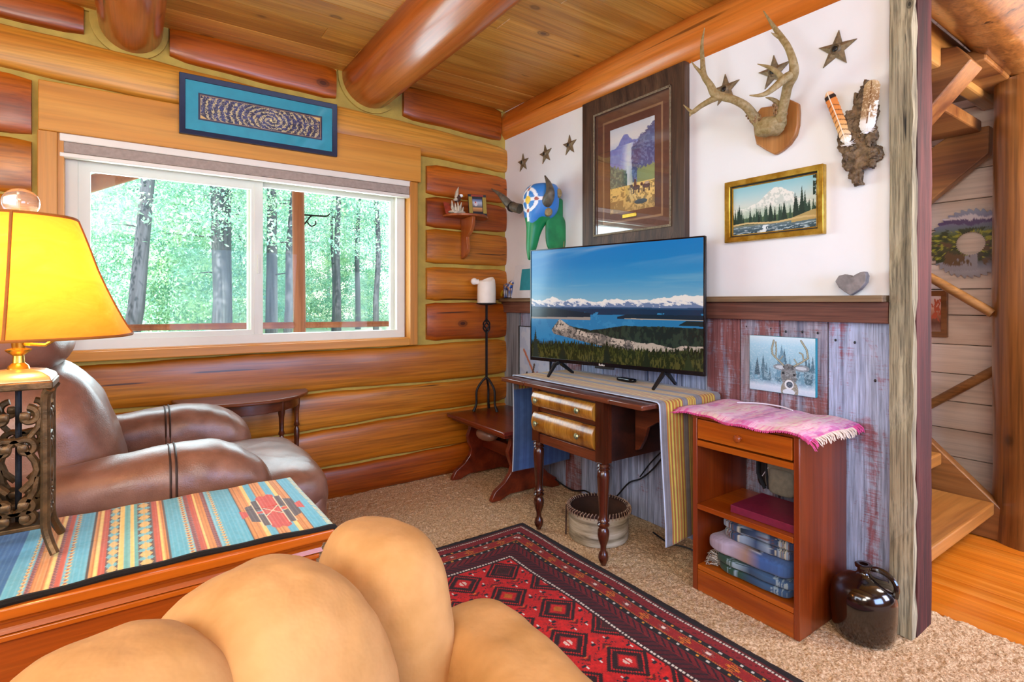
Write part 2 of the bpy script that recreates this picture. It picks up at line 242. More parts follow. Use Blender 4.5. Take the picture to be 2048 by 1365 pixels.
# ------------------------------------------------------------ objects
def tag(o, label=None, cat=None, group=None, kind=None):
    for k, v in (('label', label), ('category', cat), ('group', group), ('kind', kind)):
        if v: o[k] = v
    return o
def thing(name, label, cat, loc=(0, 0, 0), rz=0, group=None):
    o = D.objects.new(name, None); COL.objects.link(o); o.location = loc; o.rotation_euler = (0, 0, rz); o.empty_display_size = 0.05
    return tag(o, label, cat, group)
def wloc(p):
    v = Vector((0, 0, 0))
    while p is not None: v = v+p.location; p = p.parent
    return v
def link(name, me, mat, parent=None, origin=None, local=False):
    o = D.objects.new(name, me); COL.objects.link(o)
    if mat: me.materials.append(MATS[mat])
    if parent: o.parent = parent
    return o
class MB:
    def __init__(s, T=None): s.v = []; s.f = []; s.T = T
    def add(s, vs, fs):
        k = len(s.v); s.v += [tuple(s.T(*p)) if s.T else tuple(p) for p in vs]; s.f += [tuple(i+k for i in f) for f in fs]; return s
    def box(s, a, b, taper=None):
        x0, y0, z0 = a; x1, y1, z1 = b
        vs = [(x0, y0, z0), (x1, y0, z0), (x1, y1, z0), (x0, y1, z0), (x0, y0, z1), (x1, y0, z1), (x1, y1, z1), (x0, y1, z1)]
        return s.add(vs, [(0, 3, 2, 1), (4, 5, 6, 7), (0, 1, 5, 4), (1, 2, 6, 5), (2, 3, 7, 6), (3, 0, 4, 7)])
    def tube(s, pts, r, n=10, cap=True, sq=False):
        pts = [Vector(p) for p in pts]; m_ = len(pts); rr = r if hasattr(r, '__len__') else [r]*m_; vs = []; fs = []
        up = None
        for i, p in enumerate(pts):
            t = (pts[min(i+1, m_-1)]-pts[max(i-1, 0)]).normalized()
            if up is None: up = Vector((0, 0, 1)) if abs(t.z) < 0.9 else Vector((1, 0, 0))
            a = t.cross(up).normalized(); bb = a.cross(t).normalized(); up = bb
            for j in range(n):
                an = 2*pi*(j+(0.5 if sq else 0))/n; vs.append(p+(a*cos(an)+bb*sin(an))*rr[i])
        for i in range(m_-1):
            for j in range(n): fs.append((i*n+j, i*n+(j+1) % n, (i+1)*n+(j+1) % n, (i+1)*n+j))
        if cap: fs += [tuple(range(n-1, -1, -1)), tuple((m_-1)*n+j for j in range(n))]
        return s.add(vs, fs)
    def lathe(s, prof, c=(0, 0, 0), n=20, cap=True, axis=2):
        vs = []; fs = []; m_ = len(prof)
        for r, z in prof:
            for j in range(n):
                a = 2*pi*j/n; q = [r*cos(a), r*sin(a), z]
                if axis == 0: q = [q[2], q[0], q[1]]
                if axis == 1: q = [q[1], q[2], q[0]]
                vs.append((c[0]+q[0], c[1]+q[1], c[2]+q[2]))
        for i in range(m_-1):
            for j in range(n): fs.append((i*n+j, i*n+(j+1) % n, (i+1)*n+(j+1) % n, (i+1)*n+j))
        if cap: fs += [tuple(range(n-1, -1, -1)), tuple((m_-1)*n+j for j in range(n))]
        return s.add(vs, fs)
    def prism(s, out, d0, d1, plane='xy'):
        f = {'xy': lambda a, b, c: (a, b, c), 'xz': lambda a, b, c: (a, c, b), 'yz': lambda a, b, c: (c, a, b)}[plane]
        n = len(out); vs = [f(a, b, d0) for a, b in out]+[f(a, b, d1) for a, b in out]
        return s.add(vs, [tuple(range(n-1, -1, -1)), tuple(range(n, 2*n))]+[(i, (i+1) % n, n+(i+1) % n, n+i) for i in range(n)])
    def ring(s, u0, u1, v0, v1, w, d0, d1, di=None):
        """rectangular frame: outer rect, moulding width w, from depth d0 (back) to d1 (front outer), di front inner"""
        di = d1 if di is None else di; vs = []
        for (k, d) in ((0, d0), (0, d1), (w, di), (w, d0)):
            vs += [(u0+k, v0+k, d), (u1-k, v0+k, d), (u1-k, v1-k, d), (u0+k, v1-k, d)]
        fs = []
        for a in range(4):
            b_ = (a+1) % 4
            for j in range(4): fs.append((a*4+j, a*4+(j+1) % 4, b_*4+(j+1) % 4, b_*4+j))
        return s.add(vs, fs)
    def puff(s, c, r, e=(0.6, 0.6), n=(28, 18), rot=None, warp=None):
        """superellipsoid; warp(x,y,z in -1..1)->offset"""
        vs = []; fs = []; nu, nv = n
        cp = lambda a, k: math.copysign(abs(cos(a))**k, cos(a)); sp = lambda a, k: math.copysign(abs(sin(a))**k, sin(a))
        for i in range(nv+1):
            ph = -pi/2+pi*i/nv
            for j in range(nu):
                th = 2*pi*j/nu
                q = Vector((cp(ph, e[0])*cp(th, e[1]), cp(ph, e[0])*sp(th, e[1]), sp(ph, e[0])))
                if warp: q = q+Vector(warp(*q))
                q = Vector((q.x*r[0], q.y*r[1], q.z*r[2]))
                if rot: q = rot @ q
                vs.append(Vector(c)+q)
        for i in range(nv):
            for j in range(nu): fs.append((i*nu+j, i*nu+(j+1) % nu, (i+1)*nu+(j+1) % nu, (i+1)*nu+j))
        return s.add(vs, fs)
    def build(s, name, mat, parent=None, bevel=0, smooth=35, local=False, seg=2, subsurf=0, solid=0, col=None):
        off = Vector((0, 0, 0))
        if parent is not None and not local: off = wloc(parent)
        orig = Vector((0, 0, 0))
        if parent is None and not local:
            a = np.array(s.v); lo = a.min(0); hi = a.max(0); orig = Vector(((lo[0]+hi[0])/2, (lo[1]+hi[1])/2, lo[2])); off = orig
        vs = [(p[0]-off.x, p[1]-off.y, p[2]-off.z) for p in s.v]
        me = D.meshes.new(name); me.from_pydata(vs, [], s.f)
        if len(vs) < 60000:
            bm = bmesh.new(); bm.from_mesh(me); bmesh.ops.remove_doubles(bm, verts=bm.verts, dist=1e-6); bmesh.ops.recalc_face_normals(bm, faces=bm.faces); bm.to_mesh(me); bm.free()
        if smooth:
            me.polygons.foreach_set('use_smooth', [True]*len(me.polygons)); me.set_sharp_from_angle(angle=radians(smooth))
        o = link(name, me, mat, parent); o.location = orig
        if subsurf: md = o.modifiers.new('s', 'SUBSURF'); md.levels = md.render_levels = subsurf
        if bevel: md = o.modifiers.new('b', 'BEVEL'); md.width = bevel; md.segments = seg; md.limit_method = 'ANGLE'; md.angle_limit = radians(40)
        return o
def surf(name, fn, nu, nv, paintf, mat, parent=None, thick=0, smooth=True, local=False, size=None):
    """painted sheet: fn(U,V)->X,Y,Z (V up the print), paintf(U,V)->rgb"""
    U, V = np.meshgrid(np.linspace(0, 1, nu), np.linspace(0, 1, nv)); X, Y, Z = [np.asarray(a, float)*np.ones_like(U) for a in fn(U, V)]
    off = wloc(parent) if (parent is not None and not local) else Vector((0, 0, 0)); orig = Vector((0, 0, 0))
    if parent is None and not local: orig = Vector((X.mean(), Y.mean(), Z.min())); off = orig
    co = np.stack([X-off.x, Y-off.y, Z-off.z], -1).reshape(-1, 3)
    idx = np.arange(nu*nv).reshape(nv, nu); q = np.stack([idx[:-1, :-1], idx[:-1, 1:], idx[1:, 1:], idx[1:, :-1]], -1).reshape(-1, 4)
    me = D.meshes.new(name); me.vertices.add(len(co)); me.vertices.foreach_set('co', co.ravel().astype(np.float32))
    me.loops.add(q.size); me.loops.foreach_set('vertex_index', q.ravel().astype(np.int32)); me.polygons.add(len(q))
    me.polygons.foreach_set('loop_start', np.arange(0, q.size, 4, dtype=np.int32)); me.update(calc_edges=True)
    if smooth: me.polygons.foreach_set('use_smooth', [True]*len(q))
    if paintf is not None:
        C = np.clip(paintf(U, V), 0, 1); C = s2l(C).reshape(-1, 3); rgba = np.ones((len(C), 4), np.float32); rgba[:, :3] = C
        a = me.color_attributes.new('Col', 'FLOAT_COLOR', 'POINT'); a.data.foreach_set('color', rgba.ravel())
    o = link(name, me, mat, parent); o.location = orig
    if thick: md = o.modifiers.new('t', 'SOLIDIFY'); md.thickness = thick; md.offset = 0
    return o
def curve(pts, n=6):
    """Catmull-Rom through points (any dimension)"""
    p = [np.array(q, float) for q in pts]; p = [2*p[0]-p[1]]+p+[2*p[-1]-p[-2]]; out = []
    for i in range(1, len(p)-2):
        for k in range(n):
            t = k/n; out.append(0.5*((2*p[i])+(-p[i-1]+p[i+1])*t+(2*p[i-1]-5*p[i]+4*p[i+1]-p[i+2])*t*t+(-p[i-1]+3*p[i]-3*p[i+1]+p[i+2])*t**3))
    out.append(p[-2]); return out
def sweep(mb, pr, n=6, sides=10, sq=False):
    """pr: list of (x,y,z,r)"""
    c = curve(pr, n); return mb.tube([q[:3] for q in c], [max(1e-4, q[3]) for q in c], sides, sq=sq)
WR = lambda x0: (lambda u, v, w: (x0-w, -u, v))        # things on the plaster wall: u to the right (-y), v up, w out
WB = lambda y0: (lambda u, v, w: (u, y0-w, v))         # things on the log wall
# numpy painting helpers
def vn(U, V, s, seed=0, asp=1.0, oct=4, rough=0.55):
    tot = np.zeros_like(U); amp = 1; sm = 0
    for k in range(oct):
        r = np.random.RandomState(seed*31+k); G = r.rand(64, 64); x = U*s*asp*(2**k)+7.3*k; y = V*s*(2**k)+3.1*k
        xi = np.floor(x).astype(int); yi = np.floor(y).astype(int); fx = x-xi; fy = y-yi; fx = fx*fx*(3-2*fx); fy = fy*fy*(3-2*fy)
        g = lambda a, b_: G[b_ % 64, a % 64]
        tot += amp*((g(xi, yi)*(1-fx)+g(xi+1, yi)*fx)*(1-fy)+(g(xi, yi+1)*(1-fx)+g(xi+1, yi+1)*fx)*fy); sm += amp; amp *= rough
    return tot/sm
def lay(C, mask, col):
    col = hx(col) if isinstance(col, str) else np.asarray(col); m_ = np.clip(mask.astype(float), 0, 1)[..., None]; return C*(1-m_)+col*m_
def grad(T, stops):
    T = np.clip(T, 0, 1); out = np.zeros(T.shape+(3,)); xs = [p for p, _ in stops]
    for i in range(3): out[..., i] = np.interp(T, xs, [hx(c)[i] for _, c in stops])
    return out
def firs(C, U, V, baseline, hs, seed, n, col, wmul=0.22, asp=1.0):
    r = np.random.RandomState(seed)
    for i in range(n):
        x = r.rand(); h = hs*(0.55+0.9*r.rand()); b_ = baseline(x) if callable(baseline) else baseline
        t = (V-b_+0.02)/(h+0.02); w = h*wmul*(1-t)*(0.75+0.5*np.abs(((t*9) % 1)-0.5))/asp
        m_ = (t > 0) & (t < 1) & (np.abs(U-x) < w); C = lay(C, m_*1.0, hx(col)*(0.75+0.5*r.rand()))
    return C

# ============================================================ SETTING
def A(x0, z0, y):    # a point read on the plane of the log wall (y=0), moved to another depth y
    k = (y-CAM[1])/(0-CAM[1]); return (CAM[0]+(x0-CAM[0])*k, CAM[2]+(z0-CAM[2])*k)
def AX(y0, z0, x):   # likewise for the plaster wall (x=0): returns (y, z) at depth x
    k = (x-CAM[0])/(0-CAM[0]); return (CAM[1]+(y0-CAM[1])*k, CAM[2]+(z0-CAM[2])*k)
CEIL = 2.62
# floor
floor = tag(MB().box((-4.6, -5.6, -0.2), (1.6, 0.0, -0.012)).build('floor', 'carpet_plain', smooth=0), kind='structure')
def carpet_paint(U, V):
    a = vn(U*2.25, V*3.1, 60, 3, oct=3, rough=0.8); b_ = vn(U*2.25, V*3.1, 3, 5, oct=2)
    return grad(np.clip((a-0.5)*2.4+0.5+(b_-0.5)*0.3, 0, 1), [(0, '7e5a3e'), (0.35, 'a88260'), (0.6, 'c8a47e'), (1, 'e0c29c')])
def carpet_fn(U, V):
    x = -2.0+2.25*U; y = -3.1+3.09*V; h = vn(U*2.25, V*3.1, 60, 3, oct=2, rough=0.7); h2 = RS.rand(*U.shape)
    return x+(RS.rand(*U.shape)-0.5)*0.006, y+(RS.rand(*U.shape)-0.5)*0.006, -0.010+0.012*h+0.005*h2
tag(surf('carpet', carpet_fn, 340, 440, carpet_paint, 'carpet', floor), kind='stuff')
y = 0.0; k = 0
while k < 15:
    x0 = 0.252+k*0.09; MB().box((x0, -3.6, -0.012), (x0+0.0885, 0.0, -0.002)).build('floorboard', 'floorwood', floor, bevel=0.001, smooth=0); k += 1
# log wall: backing of chinking with the window hole
wall_back = tag(MB().build('wall_back', 'chink', smooth=0) if False else thing('wall_back', None, None), kind='structure')
mb = MB(); hx0, hx1, hz0, hz1 = -2.56, -0.75, 0.945, 2.0
mb.box((-4.6, -0.012, -0.2), (hx0, 0.2, 2.68)).box((hx1, -0.012, 0), (0.02, 0.2, 2.68)).box((hx0, -0.012, 0), (hx1, 0.2, hz0)).box((hx0, -0.012, hz1), (hx1, 0.2, 2.68))
mb.build('chinking', 'chink', wall_back, smooth=0)
def log(x0, x1, b0, t0, b1, t1, mat, bulge=0.040, name='log', seed=0, xr0=-2.725, xr1=-0.46):
    """log between x0 and x1; bottom/top heights b0,t0 read at xr0 and b1,t1 read at xr1"""
    n = max(6, int((x1-x0)/0.07)); m_ = 12; mb = MB(); vs = []; fs = []; r = random.Random(seed)
    ph = [r.random()*6 for _ in range(4)]
    for i in range(n+1):
        x = x0+(x1-x0)*i/n; t = (x-xr0)/(xr1-xr0); b = b0+(b1-b0)*t; tp = t0+(t1-t0)*t
        b -= 0.0055; tp += 0.0055; b += 0.004*sin(x*5+ph[0])+0.002*sin(x*17+ph[1]); tp += 0.004*sin(x*4+ph[2])+0.002*sin(x*19+ph[3]); e = min(i, n-i); shr = 0.012 if e == 0 else 0
        for j in range(m_+1):
            a = pi*j/m_; zz = (b+tp)/2-(tp-b-2*shr)/2*cos(a); yy = -0.006-(bulge*(1-shr*18))*abs(sin(a))**0.42*(1+0.06*sin(x*3+ph[1]))
            vs.append((x, yy, zz))
        vs += [(x, 0.02, tp), (x, 0.02, b)]
    w = m_+3
    for i in range(n):
        for j in range(w): fs.append((i*w+j, i*w+(j+1) % w, (i+1)*w+(j+1) % w, (i+1)*w+j))
    fs += [tuple(range(w)), tuple(n*w+j for j in range(w-1, -1, -1))]
    return mb.add(vs, fs).build(name, mat, wall_back, smooth=50)
XL = -4.55
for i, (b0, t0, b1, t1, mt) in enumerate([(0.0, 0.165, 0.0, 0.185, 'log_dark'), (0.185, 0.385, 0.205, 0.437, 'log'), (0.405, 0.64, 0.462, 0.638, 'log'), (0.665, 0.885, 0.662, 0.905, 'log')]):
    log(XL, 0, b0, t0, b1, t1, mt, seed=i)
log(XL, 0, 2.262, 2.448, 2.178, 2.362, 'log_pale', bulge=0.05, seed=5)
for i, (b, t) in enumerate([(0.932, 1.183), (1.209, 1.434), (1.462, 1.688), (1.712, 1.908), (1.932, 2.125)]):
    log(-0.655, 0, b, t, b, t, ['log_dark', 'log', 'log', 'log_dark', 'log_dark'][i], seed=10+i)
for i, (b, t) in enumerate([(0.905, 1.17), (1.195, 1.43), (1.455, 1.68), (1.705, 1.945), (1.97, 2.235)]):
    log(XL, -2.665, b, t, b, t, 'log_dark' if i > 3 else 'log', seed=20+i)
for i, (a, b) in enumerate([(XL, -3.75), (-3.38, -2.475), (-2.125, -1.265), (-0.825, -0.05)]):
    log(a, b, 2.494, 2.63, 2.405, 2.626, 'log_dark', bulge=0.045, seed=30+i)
# ceiling planks and log beams
ceiling = tag(MB().box((-4.6, -5.6, CEIL+0.016), (0.24, 0.2, CEIL+0.15)).build('ceiling', 'plank', smooth=0), kind='structure')
r = random.Random(3)
for k in range(29):
    y1 = -k*0.125; cut = [-4.55, r.uniform(-3.9, -2.6), r.uniform(-2.0, -0.6), 0.2]
    if r.random() < 0.5: cut.pop(r.choice([1, 2]))
    for a, b in zip(cut, cut[1:]):
        MB().box((a+0.0006, y1-0.1242, CEIL+r.uniform(-0.0006, 0.0006)), (b-0.0006, y1, CEIL+0.016)).build('plank', 'plank', ceiling, bevel=0.0022, smooth=0, seg=1)
tag(MB().box((-2.12, -0.028, CEIL-0.012), (-1.26, -0.012, CEIL-0.0005)).box((-0.83, -0.028, CEIL-0.012), (-0.03, -0.012, CEIL-0.0005)).box((-3.4, -0.028, CEIL-0.012), (-2.45, -0.012, CEIL-0.0005)).build('trim_1', 'chink', smooth=0), kind='structure')
def logbeam(name, x, z, r0, r1, mat, y0=0.0, y1=-5.5, seed=0, n=40):
    rr = random.Random(seed); p = [rr.random()*6 for _ in range(3)]; pts = []; rad = []
    for i in range(n+1):
        t = i/n; yy = y0+(y1-y0)*t; pts.append((x+0.008*sin(yy*1.7+p[0]), yy, z+0.006*sin(yy*2.1+p[1]))); rad.append((r0+(r1-r0)*t)*(1+0.012*sin(yy*5+p[2])))
    return tag(MB().tube(pts, rad, 36).build(name, mat, smooth=50), kind='structure')
logbeam('beam', -2.293, 2.59, 0.135, 0.155, 'beam', seed=1); logbeam('beam', -1.045, 2.61, 0.178, 0.172, 'beam', seed=2); logbeam('beam', -3.57, 2.60, 0.16, 0.16, 'beam', seed=4)
logbeam('beam', 0.088, 2.512, 0.14, 0.145, 'beam_orange', y1=-2.66, seed=3)
mb = MB()   # chinking collars where the beams enter the log wall
for cx, cz, rr in ((-2.293, 2.585, 0.135), (-1.045, 2.605, 0.178), (-3.57, 2.6, 0.16)):
    out = [(cx+(rr+0.028)*cos(a), min(CEIL, cz+(rr+0.028)*sin(a))) for a in np.linspace(pi, 2*pi, 20)]; out = [(out[0][0], CEIL)]+out+[(out[-1][0], CEIL)]
    mb.prism(out, -0.026, 0.0, 'xz')
mb.build('chinking', 'chink', wall_back, smooth=0)
# plaster wall with barn-board wainscot
wall_right = tag(MB().box((0, -2.535, 1.14), (0.13, 0.0, 2.66)).build('wall_right', 'plaster', smooth=0), kind='structure')
MB().box((0.045, -2.53, 0), (0.13, 0.0, 1.14)).build('backing', 'black', wall_right, smooth=0)
bd = [0.0, -0.2, -0.37, -0.53, -0.688, -0.839, -1.03, -1.234, -1.371, -1.56, -1.74, -1.917, -2.1, -2.298, -2.53]
bt = ['greyboard', 'barn_mix', 'barn_blue', 'barn_blue', 'barn_red', 'barn_blue', 'barn_mix', 'barn_blue', 'barn_mix', 'barn_blue', 'barn_mix', 'barn_red', 'barn_mix', 'barn_red', 'barn_blue']
for i in range(14):
    f = r.uniform(0.006, 0.014) if i else -0.004
    MB().box((f, bd[i+1]+0.0025, 0.0), (0.045, bd[i]-0.0025, 1.15)).build('board', ['greyboard', 'barn_mix', 'barn_blue', 'barn_blue', 'barn_red', 'barn_blue', 'barn_mix', 'barn_mix', 'barn_mix', 'barn_blue', 'barn_red', 'barn_red', 'barn_red', 'barn_last'][i], wall_right, bevel=0.0025, smooth=0, seg=1)
mb = MB(WR(-0.0))
for yy, zz in [(1.95, 1.085), (2.065, 1.08), (2.13, 1.07), (2.2, 1.072), (2.262, 1.07), (2.33, 1.045), (2.40, 1.04), (2.0, 0.3), (2.47, 0.9)]: mb.puff((yy, zz, -0.008), (0.0045, 0.006, 0.003), (1, 1), (8, 6))
mb.build('nail', 'black', wall_right)
tag(MB().box((-0.032, -2.528, 1.118), (0.006, -0.0, 1.197)).build('trim_2', 'rail', bevel=0.003, smooth=0), kind='structure')
tag(MB().box((-0.062, -2.52, 1.197), (0.004, 0.0, 1.222)).build('shelf_rail', 'rail_top', bevel=0.003, smooth=0), kind='structure')
mb = MB(); post_o = [(-0.036, -2.605), (-0.036, -2.532), (0.14, -2.532), (0.14, -2.605)]
pr_ = random.Random(5)
def rough_post(name, x0, x1, y0, y1, z0, z1, mat, n=30, amp=0.004):
    vs = []; fs = []
    for i in range(n+1):
        z = z0+(z1-z0)*i/n; j = lambda: pr_.uniform(-amp, amp)
        vs += [(x0+j(), y0+j(), z), (x1, y0+j(), z), (x1, y1, z), (x0+j(), y1, z)]
    for i in range(n):
        for k in range(4): fs.append((i*4+k, i*4+(k+1) % 4, i*4+4+(k+1) % 4, i*4+4+k))
    fs += [(0, 1, 2, 3), (n*4+3, n*4+2, n*4+1, n*4)]
    return MB().add(vs, fs).build(name, mat, smooth=0)
o = tag(rough_post('trim_3', -0.034, 0.0, -2.604, -2.532, 0, 2.42, 'weathered'), kind='structure')
o = tag(rough_post('trim_4', 0.0005, 0.14, -2.606, -2.536, 0, 2.45, 'post_red', amp=0.002), kind='structure')
# window: wooden lintel, jambs and sill, vinyl sashes, cellular shade
window = tag(thing('window_1', None, None), kind='structure')
YT = -0.062
def face(x0, z0, x1, z1, ya, yb, name, mat, parent=window, bevel=0.004):
    (a, b), (c, d) = A(x0, z0, ya), A(x1, z1, ya); return MB().box((a, ya, b), (c, yb, d)).build(name, mat, parent, bevel=bevel, smooth=0)
face(-2.645, 2.008, -0.682, 2.243, YT-0.012, 0, 'lintel', 'lintel')
face(-2.648, 0.905, -2.575, 2.008, YT, 0, 'jamb', 'jamb'); face(-0.762, 0.905, -0.706, 2.004, YT, 0, 'jamb', 'jamb')
face(-2.575, 0.905, -0.762, 0.952, YT, 0, 'sill', 'lintel')
MB().box((-2.575, -0.05, 0.955), (-2.548, 0.19, 2.02)).build('reveal', 'jamb', window, smooth=0); MB().box((-0.785, -0.05, 0.955), (-0.752, 0.19, 2.02)).build('reveal', 'jamb', window, smooth=0)
MB().box((-2.56, -0.04, 2.0), (-0.75, 0.19, 2.03)).build('reveal', 'lintel', window, smooth=0); MB().box((-2.56, -0.04, 0.945), (-0.75, 0.19, 0.962)).build('reveal', 'lintel', window, smooth=0)
mb = MB(WB(0.0)); mb.ring(-2.552, -0.792, 0.958, 1.99, 0.052, -0.10, -0.02, -0.03); mb.ring(-2.52, -0.82, 0.985, 1.95, 0.02, -0.10, -0.045)
mb.build('window_frame', 'vinyl', window, bevel=0.003)
ls = MB(WB(0.0)).ring(-2.515, -1.665, 0.975, 1.905, 0.062, -0.075, -0.035, -0.045).build('sash', 'vinyl', window, bevel=0.003)
MB(WB(0.0)).box((-1.695, 1.36, -0.04), (-1.683, 1.47, -0.028)).build('latch', 'vinyl', ls, bevel=0.002)
rs = MB(WB(0.0)).ring(-1.74, -0.835, 0.975, 1.905, 0.035, -0.105, -0.075).build('sash', 'vinyl', window, bevel=0.003)
MB().box((-1.713, -0.001+0.04, 0.975), (-1.665, 0.07, 1.905)).build('sash_stile', 'vinyl', window, bevel=0.003)
MB().box((-2.455, 0.060, 1.035), (-1.725, 0.064, 1.845)).build('glass', 'pane', window, smooth=0)
MB().box((-1.665, 0.090, 1.005), (-0.868, 0.094, 1.872)).build('glass', 'pane', window, smooth=0)
def blindbox(z0, z1, ya, yb, n, m): 
    (a, b), (c, d) = A(-2.568, z0, ya), A(-0.752, z1, ya); MB().box((a, ya, b), (c, yb, d)).build(n, m, blind, bevel=0.004)
blind = thing('window_shade', 'raised beige cellular shade bunched at the top of the window', 'blind', (-1.65, -0.04, 1.9))
blindbox(1.968, 2.008, -0.055, -0.01, 'headrail', 'shade_rail'); blindbox(1.915, 1.966, -0.048, -0.012, 'fabric', 'shade_fabric'); blindbox(1.893, 1.914, -0.052, -0.012, 'bottom_rail', 'shade_rail')
# unseen walls that close the room
tag(MB().box((-4.75, -5.6, 0), (-4.6, 0.1, 2.7)).build('wall_left', 'lintel', smooth=0), kind='structure')
tag(MB().box((-4.6, -5.75, 0), (1.7, -5.6, 3.6)).build('wall_front', 'lintel', smooth=0), kind='structure')
# stair side: whitewashed boards
XS = 1.60
wall_s = tag(MB().box((XS+0.02, -5.6, 0), (XS+0.15, 0.2, 3.7)).build('wall_stair', 'black', smooth=0), kind='structure')
edges = [0.0, 0.13, 0.30, 0.46, 0.62, 0.78, 0.95, 1.12, 1.27, 1.42, 1.62, 1.78, 1.95, 2.12, 2.3, 2.48, 2.66, 2.84, 3.02, 3.2, 3.4, 3.6]
for a, b in zip(edges, edges[1:]):
    MB().box((XS, -3.9, a+0.002), (XS+0.02, 0.0, b-0.002)).build('board', 'shiplap', wall_s, bevel=0.003, smooth=0, seg=1)
tag(MB().box((0.13, 0.0, 0), (1.6, 0.2, 3.7)).build('wall_stair_end', 'shiplap', smooth=0), kind='structure')
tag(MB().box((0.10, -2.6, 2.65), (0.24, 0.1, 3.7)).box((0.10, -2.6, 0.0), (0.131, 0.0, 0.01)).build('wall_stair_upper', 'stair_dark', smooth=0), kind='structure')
tag(MB().box((0.10, -5.6, 3.6), (1.7, 0.1, 3.7)).build('ceiling_upper', 'plank', smooth=0), kind='structure')
tag(MB().box((0.24, -5.6, CEIL+0.02), (1.6, -2.95, CEIL+0.15)).build('ceiling_hall', 'plank', smooth=0), kind='structure')

# ============================================================ OUTSIDE
ground = tag(surf('ground_outside', lambda U, V: (-30+60*U, 1.2+50*V, -0.35+3.2*V**1.6+0.35*vn(U*6, V*5, 3, 9)), 40, 40, None, 'turf'), kind='structure')
tag(surf('hill', lambda U, V: (-25+70*U, 55+6*V, -2+19*V-4*(U-0.3)**2*V+1.2*vn(U*8, V, 2, 4)*V), 40, 8, None, 'hillmat'), kind='structure')
tag(MB().box((-4.5, 0.2, 2.46), (1.2, 2.3, 2.52)).build('roof_porch', 'porchroof', smooth=0), kind='structure')
porch = thing('porch', 'reddish peeled-log porch frame seen through the window panes', 'porch', (-1.0, 1.8, -0.3))
def PY(px, py, y=1.8): return P(px, py, 1, y)
a = PY(597, 420); MB().tube([(a.x, 1.8, -0.3), (a.x+0.01, 1.8, 1.0), (a.x-0.005, 1.8, 2.3)], [0.056, 0.054, 0.052], 14).build('porch_post', 'porchwood', porch)
a, b = PY(240, 338), PY(785, 402); MB().tube([(-4.4, 1.8, a.z+0.10), (a.x, 1.8, a.z+0.07), (b.x, 1.8, b.z+0.07), (1.0, 1.8, b.z+0.05)], 0.075, 14).build('porch_beam', 'porchwood', porch)
a, b = PY(168, 372), PY(270, 342); d_ = (b-a); MB().tube([a-d_*2.2, b+d_*0.6], 0.062, 12).build('brace', 'porchwood', porch)
a, b = PY(255, 656), PY(780, 648); MB().tube([a, (a+b)/2, b, b+(b-a)*0.4], [0.026, 0.03, 0.028, 0.028], 10).build('railing', 'porchwood', porch)
MB().box((-4.4, 1.72, 0.18), (1.0, 1.8, 0.26)).build('lower_rail', 'porchwood', porch)
a = PY(608, 430)
hk = MB(); sweep(hk, [(a.x, 1.8, a.z, 0.008), (a.x+0.10, 1.79, a.z+0.0, 0.008), (a.x+0.2, 1.79, a.z+0.005, 0.007), (a.x+0.23, 1.79, a.z+0.03, 0.006)]); sweep(hk, [(a.x+0.0, 1.8, a.z-0.09, 0.007), (a.x+0.05, 1.79, a.z-0.02, 0.007), (a.x+0.07, 1.79, a.z, 0.007)]); sweep(hk, [(a.x+0.02, 1.79, a.z-0.06, 0.006), (a.x+0.06, 1.79, a.z-0.10, 0.006), (a.x+0.1, 1.79, a.z-0.08, 0.006), (a.x+0.1, 1.79, a.z-0.05, 0.006)])
hko = hk.build('iron_hook', 'iron'); tag(hko, 'black scrolled iron plant hook on the porch post', 'hook')
def crown_mesh(seed, n, h0, h1, rad, blob, mat, spread=1.0):
    r = np.random.RandomState(seed); nb = max(10, int(n/90)); c = []
    for i in range(nb):
        t = r.rand(); z = h0+(h1-h0)*t; R = rad*(1-0.75*t)*spread; an = r.rand()*2*pi; rr = R*np.sqrt(r.rand()); c.append((rr*cos(an), rr*sin(an), z))
    c = np.array(c); k = r.randint(0, nb, n); p = c[k]+r.randn(n, 3)*np.array([blob, blob, blob*0.5]); s = 0.022+0.04*r.rand(n, 1)
    d1 = r.randn(n, 3); d1 /= np.linalg.norm(d1, axis=1, keepdims=True); d2 = r.randn(n, 3); d2 = np.cross(d1, d2); d2 /= np.linalg.norm(d2, axis=1, keepdims=True)
    v = np.stack([p-d1*s, p+d2*s*0.45, p+d1*s, p-d2*s*0.45], 1).reshape(-1, 3); me = D.meshes.new('foliage')
    me.vertices.add(len(v)); me.vertices.foreach_set('co', v.ravel().astype(np.float32)); me.loops.add(4*n); me.loops.foreach_set('vertex_index', np.arange(4*n, dtype=np.int32))
    me.polygons.add(n); me.polygons.foreach_set('loop_start', np.arange(0, 4*n, 4, dtype=np.int32)); me.update(calc_edges=True); me.materials.append(MATS[mat]); return me
CR = [crown_mesh(1, 15000, 0.4, 7.5, 1.9, 0.25, 'leafmat'), crown_mesh(2, 13000, 2.6, 10, 2.1, 0.28, 'leafmat'), crown_mesh(3, 12000, 0.1, 4.0, 1.5, 0.22, 'leafmat2'), crown_mesh(4, 9000, 3.4, 11, 1.5, 0.25, 'leafmat2')]
